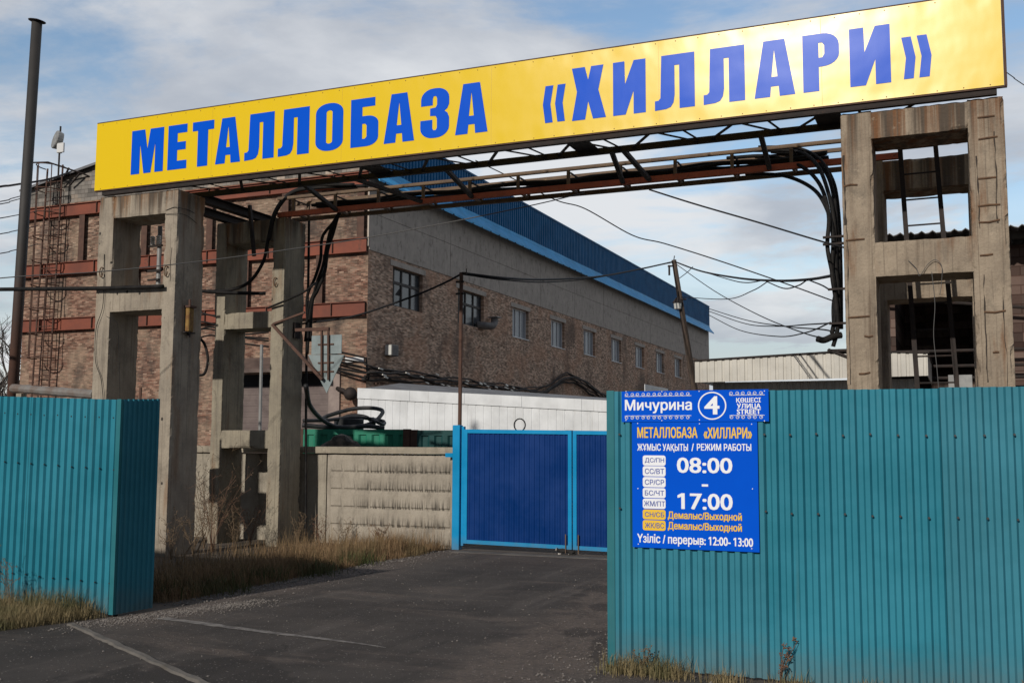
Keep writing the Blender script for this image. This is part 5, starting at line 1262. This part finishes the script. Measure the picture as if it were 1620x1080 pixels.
# stove-pipe chimney at the far left
Dc = 19.5; ct_, cb_ = PD(58.5, 36, Dc), PD(20, 622, Dc)
dirp = (cb_ - ct_).normalized(); cz = cb_ + dirp * ((cb_.z + .1) / -dirp.z)
ch_ = thing('stove_chimney', 'tall black stove-pipe chimney rusting toward its base at the left edge', 'chimney', tuple(cz))
mm, tt, pp = new_mat('chimney_steel_grad'); v = ocoord(tt); x, y, z = tt.sep(v)
colr = tt.mix(tt.ramp(tt.math('ADD', z, tt.math('MULTIPLY', tt.noise(v, 2, 5), 3)), 7.0, 4.0), tt.mix(tt.noise(v, 4, 6), (.02, .019, .019), (.045, .04, .037)), tt.mix(tt.noise(v, 6, 7, .7), (.06, .028, .02), (.12, .055, .035)))
tt.put(pp.inputs['Base Color'], colr); pp.inputs['Roughness'].default_value = .7; M['chimney_grad'] = mm
b_ = MB(); b_.tube([cz, ct_], .098, 18, r2=.092); obj('flue', b_, 'chimney_grad', ch_, smooth=True)
b_ = MB(); b_.tube([ct_ + Vector((0, 0, .02)), ct_ + Vector((0, 0, .03)), ct_ + Vector((0, 0, .07))], [.15, .155, .02], 18); b_.tube([ct_ - Vector((0, 0, .05)), ct_ + Vector((0, 0, .03))], .05, 8); b_.v = [tuple(Vector(v) + Vector((0, 0, -.15 * (v[0] - ct_.x)))) for v in b_.v]; obj('rain_cap', b_, 'chimney', ch_)
# wrapped pipe lying along behind the left fence
P0, P1 = PD(20, 614, 18.6), PD(150, 624, 17.6)
pts = [P0.lerp(P1, k / 26) for k in range(27)]
b_ = MB(); b_.tube(pts, [.075 + .012 * (rnd.random() if k % 3 else 0) for k in range(27)], 10)
tag(obj('wrapped_pipe', b_, 'insul'), 'grey wrapped heating pipe running level above the left teal fence', 'pipe')
for k in (3, 22):
    q = pts[k]; b_ = MB(); b_.box(q.x - .06, q.x + .06, q.y - .06, q.y + .06, -.05, q.z - .08); tag(obj('pipe_support', b_, 'conc_cap'), 'concrete support post under the grey wrapped pipe', 'post', 'supports under the wrapped pipe')
q = PD(222, 628, 16); b_ = MB(); b_.tube([(q.x, q.y, 0), (q.x, q.y, PD(222, 613, 16).z)], .02, 6); tag(obj('rusty_stake', b_, 'brown_steel'), 'short rusty stake between the columns of the left front frame', 'stake')

# ------------------------------------------------------------------ overhead wires
def wire(label, pts, r_=.012, n=8, mat='wire', group=None):
    P = [q if isinstance(q, Vector) else PD(*q) for q in pts]
    b_ = MB(); b_.tube(spline(P, n), r_, 5); return tag(obj('overhead_wire', b_, mat, smooth=True), label, 'wire', group)
wire('heavy black cable sagging from the rear left frame up to the slim post', [PY(478, 512, 14.8), PY(560, 500, 15), PY(650, 470, 15.3), PY(700, 449, 15.5), PY(729, 434, 15.6)], .018)
wire('heavy black cable from the slim post to the leaning pole', [PY(731, 432, 15.6), (800, 440, 18), (870, 442, 21), (950, 437, 25), (1015, 425, 28.5), (1065, 414, 31)], .022)
wire('second black cable hanging just under the slim post cable', [PY(733, 434, 15.6), (800, 443, 18), (870, 446, 21), (950, 438, 25), (1064, 415, 31)], .013)
wire('heavy black cable from the leaning pole to the right frame', [(1068, 414, 31), (1110, 429, 27), (1170, 440, 22), (1230, 444, 18), (1280, 442, 15.5), (1318, 436, 13.6)], .022)
wire('black wire from the cable bridge down to the front of the right frame', [(1027, 300, 13.6), (1100, 323, 13.2), (1200, 352, 12.9), (1300, 382, 12.5), (1370, 400, 12.0), (1437, 413, 11.66)], .011)
wire('thin wire from behind the sign across the sky to the right frame', [(752, 254, 16), (800, 277, 16), (878, 316, 16), (925, 330, 15.8), (1000, 372, 15.5), (1050, 385, 15), (1130, 410, 14.5), (1230, 444, 14), (1318, 476, 13.3)], .009)
wire('thin wire crossing from the left edge over the warehouse to the bridge', [(-900, 560, 13.5), (-400, 490, 13.5), (-30, 443, 13.5), (155, 430, 14), (320, 413, 14.5), (483, 391, 15), (592, 374, 15.2), (730, 348, 15), (850, 323, 14.8), (925, 305, 14.5)], .008, mat='pale_wire')
SW = 'thin wires fanning between the leaning pole and the right frame'
for i, pts in enumerate([
 [(1070, 418, 30.9), (1130, 460, 27), (1200, 498, 22), (1270, 526, 17), (1320, 538, 13.5)],
 [(1078, 470, 30.9), (1150, 473, 27), (1190, 460, 22), (1215, 445, 20)],
 [(1121, 488, 31), (1180, 506, 26), (1240, 516, 20), (1300, 521, 15), (1318, 525, 13.5)],
 [(1121, 492, 31), (1180, 512, 26), (1230, 516, 21), (1280, 513, 16), (1315, 511, 13.5)],
 [(1121, 498, 31), (1170, 522, 26), (1230, 532, 21), (1275, 526, 16), (1314, 510, 13.5)],
 [(1095, 424, 29), (1150, 441, 24), (1180, 447, 21), (1210, 443, 20)],
 [(1210, 444, 20), (1240, 456, 18), (1262, 452, 16), (1275, 444, 15.6)],
 [(1280, 443, 15.4), (1300, 451, 14.4), (1312, 458, 13.4)],
 [(1075, 440, 30.9), (1088, 430, 29), (1096, 422, 28.5)]]):
    wire(['thin wire dropping from the leaning pole top to the foot of the cable bundle', 'thin wire from the lantern rising to the heavy cable', 'upper thin wire from the blue roof end to the cable bundle', 'middle thin wire from the blue roof end to the cable bundle', 'lowest sagging wire from the blue roof end to the cable bundle', 'short loose loop hanging under the heavy cable near the leaning pole', 'short loose loop hanging under the heavy cable near the right frame', 'short thick lead dropping from the heavy cable to a clamp', 'short lead beside the leaning pole top'][i], pts, .011, group=SW)
LW = 'thin wires entering from the left edge'
wire('black cable from the left edge to the top of the caged ladder', [(-900, 470, 30), (-400, 375, 30), (-40, 303, 30), (20, 293, 33), (75, 284, 36), (112, 272, 40)], .035)
for i, (y0_, y1_) in enumerate(((318, 305), (322, 309), (344, 337), (369, 360), (400, 389))):
    wire(['topmost thin wire at the left edge, above the red beam', 'second thin wire from the top at the left edge', 'third thin wire from the top at the left edge', 'fourth thin wire from the top at the left edge', 'lowest thin wire behind the chimney at the left edge'][i], [(-900, y0_ + 150, 26), (-400, y0_ + 64, 26), (-30, y0_ + 6, 26), (20, (y0_ * 2 + y1_) / 3, 30), (60, y1_ - 3, 37)], .014, group=LW)
wire('thin pale wire strung along the warehouse side wall', [PX(592, 470, XW + .3), PX(700, 425, XW + .8), PX(900, 350, XW + 1)], .012, mat='pale_wire') if False else None
wire('two wires leaving the right end of the yellow sign', [(1590, 113, 12), (1604, 123, 13), (1625, 138, 14), (1760, 225, 18), (2100, 330, 26)], .006)

# ------------------------------------------------------------------ right background: cream shed and grey brick building
YC = 21.0
cs = thing('cream_shed', 'cream corrugated shed roof fascia behind the right teal fence', 'shed', (-2.7, YC, 0))
xa, xb = -4.86, -.49
b_ = MB(); corrugated(b_, (xa, YC), (xb, YC), lambda s_: 2.88 + .01 * s_, 3.3, .15, .02, ztop=lambda s_: 3.30 + .036 * s_ if s_ < 3.0 else 3.408 - .05 * (s_ - 3.0), prof=(.6, .05, .3, .05)); obj('fascia', b_, 'cream_sheet', cs)
b_ = MB(); b_.add([(xa - .03, YC - .05, 3.305), (xa + 3.0, YC - .05, 3.413), (xb + .03, YC - .05, 3.34), (xb + .03, YC + 3, 3.34), (xa + 3.0, YC + 3, 3.413), (xa - .03, YC + 3, 3.305), (xa - .03, YC - .05, 3.335), (xa + 3.0, YC - .05, 3.443), (xb + .03, YC - .05, 3.37), (xb + .03, YC + 3, 3.37), (xa + 3.0, YC + 3, 3.443), (xa - .03, YC + 3, 3.335)],
    [(0, 1, 4, 5), (1, 2, 3, 4), (6, 11, 10, 7), (7, 10, 9, 8), (0, 6, 7, 1), (1, 7, 8, 2), (2, 8, 9, 3), (0, 5, 11, 6)]); obj('roof', b_, 'dark_steel', cs)
b_ = MB(); corrugated(b_, (xa + .25, YC + .5), (xb - .2, YC + .5), 0, 2.9, .15, .02, prof=(.6, .05, .3, .05)); obj('wall', b_, 'cream_sheet', cs)
b_ = MB(); b_.box(xb - .01, xb + .005, YC + .03, YC + 2.9, 2.9, 3.33); b_.box(xa - .005, xa + .01, YC + .03, YC + 2.9, 2.9, 3.29); obj('end_fascia', b_, 'cream_sheet', cs)
YK = 24.0
gbld = thing('grey_brick_building', 'grey brick building with a corrugated roof edge behind the right frames', 'building', (1.5, YK, 0))
b_ = MB(); b_.box(1.06, 8, YK + .3, YK + .6, 0, 5.85); obj('front_wall', b_, 'grey_brick', gbld)
b_ = MB(); b_.box(-1.5, 1.06, YK + 5.0, YK + 5.3, 0, 5.85); obj('rear_wall', b_, 'grey_brick', gbld)
b_ = MB(); b_.box(-1.5, -1.2, YK + .3, YK + 6, 0, 5.85); b_.box(-1.2, 8, YK + 5.8, YK + 6, 0, 5.85); b_.box(7.8, 8.1, YK + .3, YK + 6, 0, 5.85); obj('inner_wall', b_, 'grey_brick', gbld)
b_ = MB(); b_.box(-1.2, 1.05, YK + 4.6, YK + 4.98, 3.6, 3.9); obj('lintel_beam', b_, 'dark_steel', gbld)
b_ = MB(); vs = []; fs = []; n_ = 150
for i in range(n_ + 1):
    x_ = -1.75 + 10.4 * i / n_; z_ = 6.02 + .035 * math.sin(x_ * 2 * math.pi / .21)
    vs += [(x_, YK - .9, z_), (x_, YK + 6.2, z_ + .6), (x_, YK - .9, z_ - .02), (x_, YK + 6.2, z_ + .58)]
for i in range(n_): o_ = 4 * i; fs += [(o_, o_ + 4, o_ + 5, o_ + 1), (o_ + 2, o_ + 3, o_ + 7, o_ + 6), (o_, o_ + 2, o_ + 6, o_ + 4)]
b_.add(vs, fs); obj('slate_roof', b_, 'slate', gbld)
b_ = MB(); b_.box(-1.6, 8.2, YK - .4, YK - .34, 5.86, 6.0); 
obj('eave_timber', b_, 'dark_frame', gbld)
for k in range(11): b_ = MB(); b_.box(-1.5 + k * .85, -1.42 + k * .85, YK - .335, YK + .3, 5.9, 5.99); obj('rafter', b_, 'dark_frame', gbld)
for z_ in (4.55, 3.62, 3.3, 3.05):
    b_ = MB(); b_.tube([(-1.4, YK - .1, z_ + (.25 if z_ == 4.55 else 0)), (8, YK - .1, z_ - (.9 if z_ == 4.55 else 0.02))], .035, 7); obj('wall_pipe', b_, 'dark_steel', gbld)
for pa, pb in ((1500, 1512), (1517, 1539)):
    q1, q2 = PY(pa, 593, YK - .3), PY(pb, 625, YK - .3); b_ = MB(); b_.box(q1.x, q2.x, YK - .32, YK - .3, 1.2, q1.z); tag(obj('notice_board', b_, 'grey_metal'), 'pale grey sheet standing behind the ladder in the right frame' if pa == 1517 else 'narrow pale grey sheet left of the wider one behind the ladder', 'panel')

# ------------------------------------------------------------------ bare tree far left, dark scrub
def bare_tree(label, base, h, seed):
    r2 = random.Random(seed); t = thing('bare_tree', label, 'tree', tuple(base), 'bare trees at the far left')
    tr = MB(); cr2 = MB()
    def grow(mb, p, d, L, r_, lev):
        n = 5; pts = [p]; dd = d
        for i in range(n):
            dd = (dd + Vector((r2.uniform(-.16, .16), r2.uniform(-.16, .16), r2.uniform(-.03, .10)))).normalized(); pts.append(pts[-1] + dd * (L / n))
        mb.tube(pts, r_, 4 if lev else 7, r2=r_ * .5, cap=False)
        if lev >= 4: return
        for k in range(4 if lev else 8):
            f = r2.uniform(.35, 1) if lev else .3 + .7 * k / 8
            i = min(n - 1, int(f * n)); q = pts[i].lerp(pts[i + 1], f * n - i)
            a = Vector((r2.uniform(-1, 1), r2.uniform(-1, 1), r2.uniform(.1, .9))).normalized()
            grow(cr2, q, (dd * .5 + a).normalized(), L * r2.uniform(.42, .62), r_ * .5, lev + 1)
    grow(tr, Vector(base), Vector((0, 0, 1)), h * .62, .16, 0)
    obj('trunk', tr, 'bark', t); obj('crown', cr2, 'bark', t)
for i, (px_, dep, h) in enumerate(((2, 70, 9.5), (-22, 66, 9.0), (14, 85, 8.5))):
    q = PD(px_, 690, dep); bare_tree(['tall bare grey tree at the left edge behind the chimney', 'bare tree just past the left edge of the view', 'smaller bare tree close to the warehouse at the far left'][i], (q.x, q.y, 0), h, 5 + i)
b_ = MB(); rr2 = random.Random(3)
for k in range(1500):
    px_ = rr2.uniform(-60, 40); dep = rr2.uniform(58, 80); q = PD(px_, 690, dep); h = rr2.uniform(1, 4.6)
    b_.bar((q.x, q.y, 0), (q.x + rr2.uniform(-1, 1), q.y + rr2.uniform(-1, 1), h), .09, .09)
stuff('scrub', b_, 'bark', 'dark leafless scrub on the horizon left of the warehouse', 'scrub')

# ------------------------------------------------------------------ dry grass, weeds, gravel
def blades(mb, n, sampler, hlo, hhi, w_=.006, lean=.5, seed=1):
    r2 = random.Random(seed)
    for _ in range(n):
        x, y, hs = sampler(r2); h = r2.uniform(hlo, hhi) * hs; a = r2.uniform(0, 6.283); l = r2.uniform(.1, lean) * h
        dx, dy = math.cos(a) * l, math.sin(a) * l; wx, wy = -math.sin(a) * w_ * .5, math.cos(a) * w_ * .5
        z0_ = -.01
        mb.add([(x - wx, y - wy, z0_), (x + wx, y + wy, z0_), (x + dx * .35 + wx * .8, y + dy * .35 + wy * .8, h * .55), (x + dx * .35 - wx * .8, y + dy * .35 - wy * .8, h * .55), (x + dx, y + dy, h)], [(0, 1, 2, 3), (3, 2, 4)])
def s_mid(r2):
    while True:
        y = r2.uniform(8.7, 15.0); edge = -7.5 + .35 * noise.noise(Vector((y * .8, 3, 0))) + (.0 if y < 13 else .2)
        x = edge - abs(r2.gauss(0, .9)) ; 
        if x < -12.6: continue
        if y > 14.95 and x > -13: continue
        cl = .55 + .9 * max(0, noise.noise(Vector((x * 1.4, y * 1.4, 2)))) + .25
        if x > edge - .3: cl *= .5
        return x, y, cl
b_ = MB(); blades(b_, 21000, s_mid, .07, .31, .0045, .9, 11); blades(b_, 1300, lambda r2: (lambda q: (q[0], q[1], 1))(s_mid(r2)), .25, .52, .0035, .45, 17)
stuff('dry_grass', b_, 'grass', 'dry brown grass along the left side of the drive', 'grass')
def s_green(r2):
    c = r2.choice([(-7.55, 9.6), (-7.7, 10.6), (-7.5, 11.4), (-7.9, 9.1), (-7.62, 12.6)])
    return c[0] + r2.gauss(0, .16), c[1] + r2.gauss(0, .2), 1
b_ = MB(); blades(b_, 1300, s_green, .06, .22, .008, 1.0, 19); stuff('green_tufts', b_, 'green_tuft', 'low green tufts among the dry grass beside the drive', 'grass')
def s_left(r2):
    y = r2.uniform(6.75, 7.83); t_ = (7.83 - y) / 1.1
    x = -7.42 - (.28 * t_) - abs(r2.gauss(0, 1.3)) ; edge = 6.86 + .12 * noise.noise(Vector((x * 1.5, 0, 5)))
    y = max(y, edge + r2.random() * .1)
    return x, y, (.5 + .8 * max(0, noise.noise(Vector((x * 2, y * 2, 7)))) + .4 * (1 - t_)) * min(1, .45 + (-7.4 - x) * 1.4)
b_ = MB(); blades(b_, 10500, s_left, .06, .26, .0042, 1.0, 12); stuff('verge_grass', b_, 'grass_green', 'half-dry grass clump at the foot of the left teal fence', 'grass')
def s_right(r2):
    c = r2.choice([-2.3, -2.26, -2.0, -1.9, -1.55, -1.1, -.6, -.2, .2, .6, 1.0, -2.1])
    x = c + r2.gauss(0, .07); y = YR - .06 - abs(r2.gauss(0, .10)); return x, y, (.55 + .5 * r2.random()) * (1.15 if c < -1.8 else .8)
b_ = MB(); blades(b_, 2200, s_right, .05, .17, .004, .8, 13); stuff('fence_foot_grass', b_, 'grass_green', 'sparse half-dry grass tufts at the foot of the right teal fence', 'grass')
def weed(label, x, y, h, n, seed, mat='red_stem', spread=.5, group=None, cat='weed'):
    r2 = random.Random(seed); t = thing('dry_weed', label, cat, (x, y, 0), group); st = MB(); sd_ = MB()
    for k in range(n):
        a = r2.uniform(0, 6.283); l = r2.uniform(.1, spread) * h; hh = h * r2.uniform(.6, 1)
        P = [Vector((x + r2.uniform(-.02, .02), y + r2.uniform(-.02, .02), -.01))]; 
        for i in range(1, 5): f = i / 4; P.append(Vector((x + math.cos(a) * l * f ** 1.5, y + math.sin(a) * l * f ** 1.5, hh * f)))
        st.tube(P, .004, 4, r2=.0015)
        for i in range(7):
            f = r2.uniform(.35, 1); j = min(3, int(f * 4)); q = P[j].lerp(P[j + 1], f * 4 - j); e = q + Vector((r2.uniform(-1, 1), r2.uniform(-1, 1), r2.uniform(.2, 1))) * h * .12
            st.tube([q, e], .002, 3)
            for m in range(3): c = e + Vector((r2.uniform(-1, 1), r2.uniform(-1, 1), r2.uniform(-1, 1))) * .012; st.ball(c, .005, seg=4, rings=3)
    obj('stems', st, mat, t); return t
weed('tall reddish dry weed standing against the right teal fence', -1.18, YR - .09, .30, 5, 21)
weed('small dry weed at the left end of the right fence foot', -2.12, YR - .1, .22, 4, 22, 'stem')
weed('pale thin stalk against the right fence near the frame edge', .35, YR - .08, .22, 2, 23, 'stem')
weed('thin dry stalks rising in front of the left teal fence', -8.45, 7.65, .62, 5, 24, 'stem', .25)
DW = 'dry bushes between the left frames'
def px_xy(px_, py_): q = PZ(px_, py_); return q.x, q.y
for i, (px_, py_, h, n, mt) in enumerate(((305, 878, .75, 14, 'stem'), (335, 872, 1.25, 22, 'red_stem'), (322, 866, 1.6, 16, 'stem'), (395, 862, .75, 12, 'red_stem'), (372, 872, .7, 10, 'stem'), (470, 866, .55, 12, 'stem'), (270, 884, .6, 10, 'stem'), (600, 862, .4, 9, 'red_stem'), (545, 862, .42, 9, 'stem'), (505, 866, .5, 10, 'red_stem'))):
    x, y = px_xy(px_, py_)
    weed(['dry weed close against the left front column', 'dense dark dry bush between the two left frames', 'tallest dry stalks climbing between the two left frames', 'reddish dry bush inside the rear left frame', 'pale dry weed before the rear left frame', 'dry weed at the foot of the rear left frame right column', 'low dry weed beside the shaded teal fence corner', 'low reddish weed under the waffle panel', 'low pale weed under the middle of the concrete fence', 'dry weed under the shadowed end of the concrete fence'][i], x, y, h, n, 40 + i, mt, .55, DW, 'bush' if h > 1 else 'weed')
for i, ((a0, a1), (c0, c1)) in enumerate((((283, 892), (318, 838)), ((312, 872), (326, 840)), ((345, 832), (378, 826)))):
    p, q = PZ(a0, a1), PY(c0, c1, PZ(a0, a1).y + .4); b_ = MB(); b_.tube([p, p.lerp(q, .5) + Vector((.02, 0, .03)), q], .014, 5, r2=.006)
    tag(obj('dead_branch', b_, 'stem'), ['longest pale dead branch leaning against the left front column', 'short pale dead branch beside the longer one', 'thin dead branch lying across the rear left frame column'][i], 'branch', 'dead branches by the left frames')
def stones(n, sampler, rlo, rhi, seed):
    r2 = random.Random(seed); mb = MB()
    O = [(1, 0, 0), (0, 1, 0), (-1, 0, 0), (0, -1, 0), (0, 0, 1), (0, 0, -1)]; Fc = [(0, 1, 4), (1, 2, 4), (2, 3, 4), (3, 0, 4), (1, 0, 5), (2, 1, 5), (3, 2, 5), (0, 3, 5)]
    for _ in range(n):
        x, y = sampler(r2); r_ = rlo + (rhi - rlo) * r2.random() ** 2.5; a = r2.uniform(0, 6.28)
        vs = []
        for ox, oy, oz in O:
            k = r2.uniform(.7, 1.25) * r_; X = ox * math.cos(a) - oy * math.sin(a); Yv = ox * math.sin(a) + oy * math.cos(a)
            vs.append((x + X * k, y + Yv * k, max(-.004, r_ * .35 + oz * k * .7)))
        mb.add(vs, Fc)
    return mb
def g1(r2):      # gravel spilled along the foot of the left fence corner
    t_ = r2.random(); a = Vector((-7.35, 7.35)).lerp(Vector((-6.75, 9.2)), t_)
    return a.x + abs(r2.gauss(0, .18)) - .06, a.y + r2.gauss(0, .18)
def g2(r2):
    y = r2.uniform(8.6, 14.6); return -7.35 + abs(r2.gauss(0, .28)) - .1, y
def g3(r2):      # right verge
    t_ = r2.random(); return -2.45 - abs(r2.gauss(0, .35)) + .1, r2.uniform(5.2, 9.5)
def g4(r2): return r2.uniform(-9, -1.5), r2.uniform(4.8, 14)
stuff('gravel', stones(3000, g1, .003, .014, 1), 'gravel', 'pale gravel spilled at the foot of the left teal fence corner', 'gravel')
stuff('verge_gravel', stones(1500, g2, .004, .017, 2), 'gravel', 'fine gravel along the grassy left edge of the drive', 'gravel')
stuff('fence_gravel', stones(1100, g3, .004, .015, 3), 'gravel', 'fine gravel beside the left end of the right teal fence', 'gravel')
stuff('road_pebbles', stones(1300, g4, .003, .013, 4), 'gravel', 'scattered pebbles lying on the asphalt drive', 'pebbles')
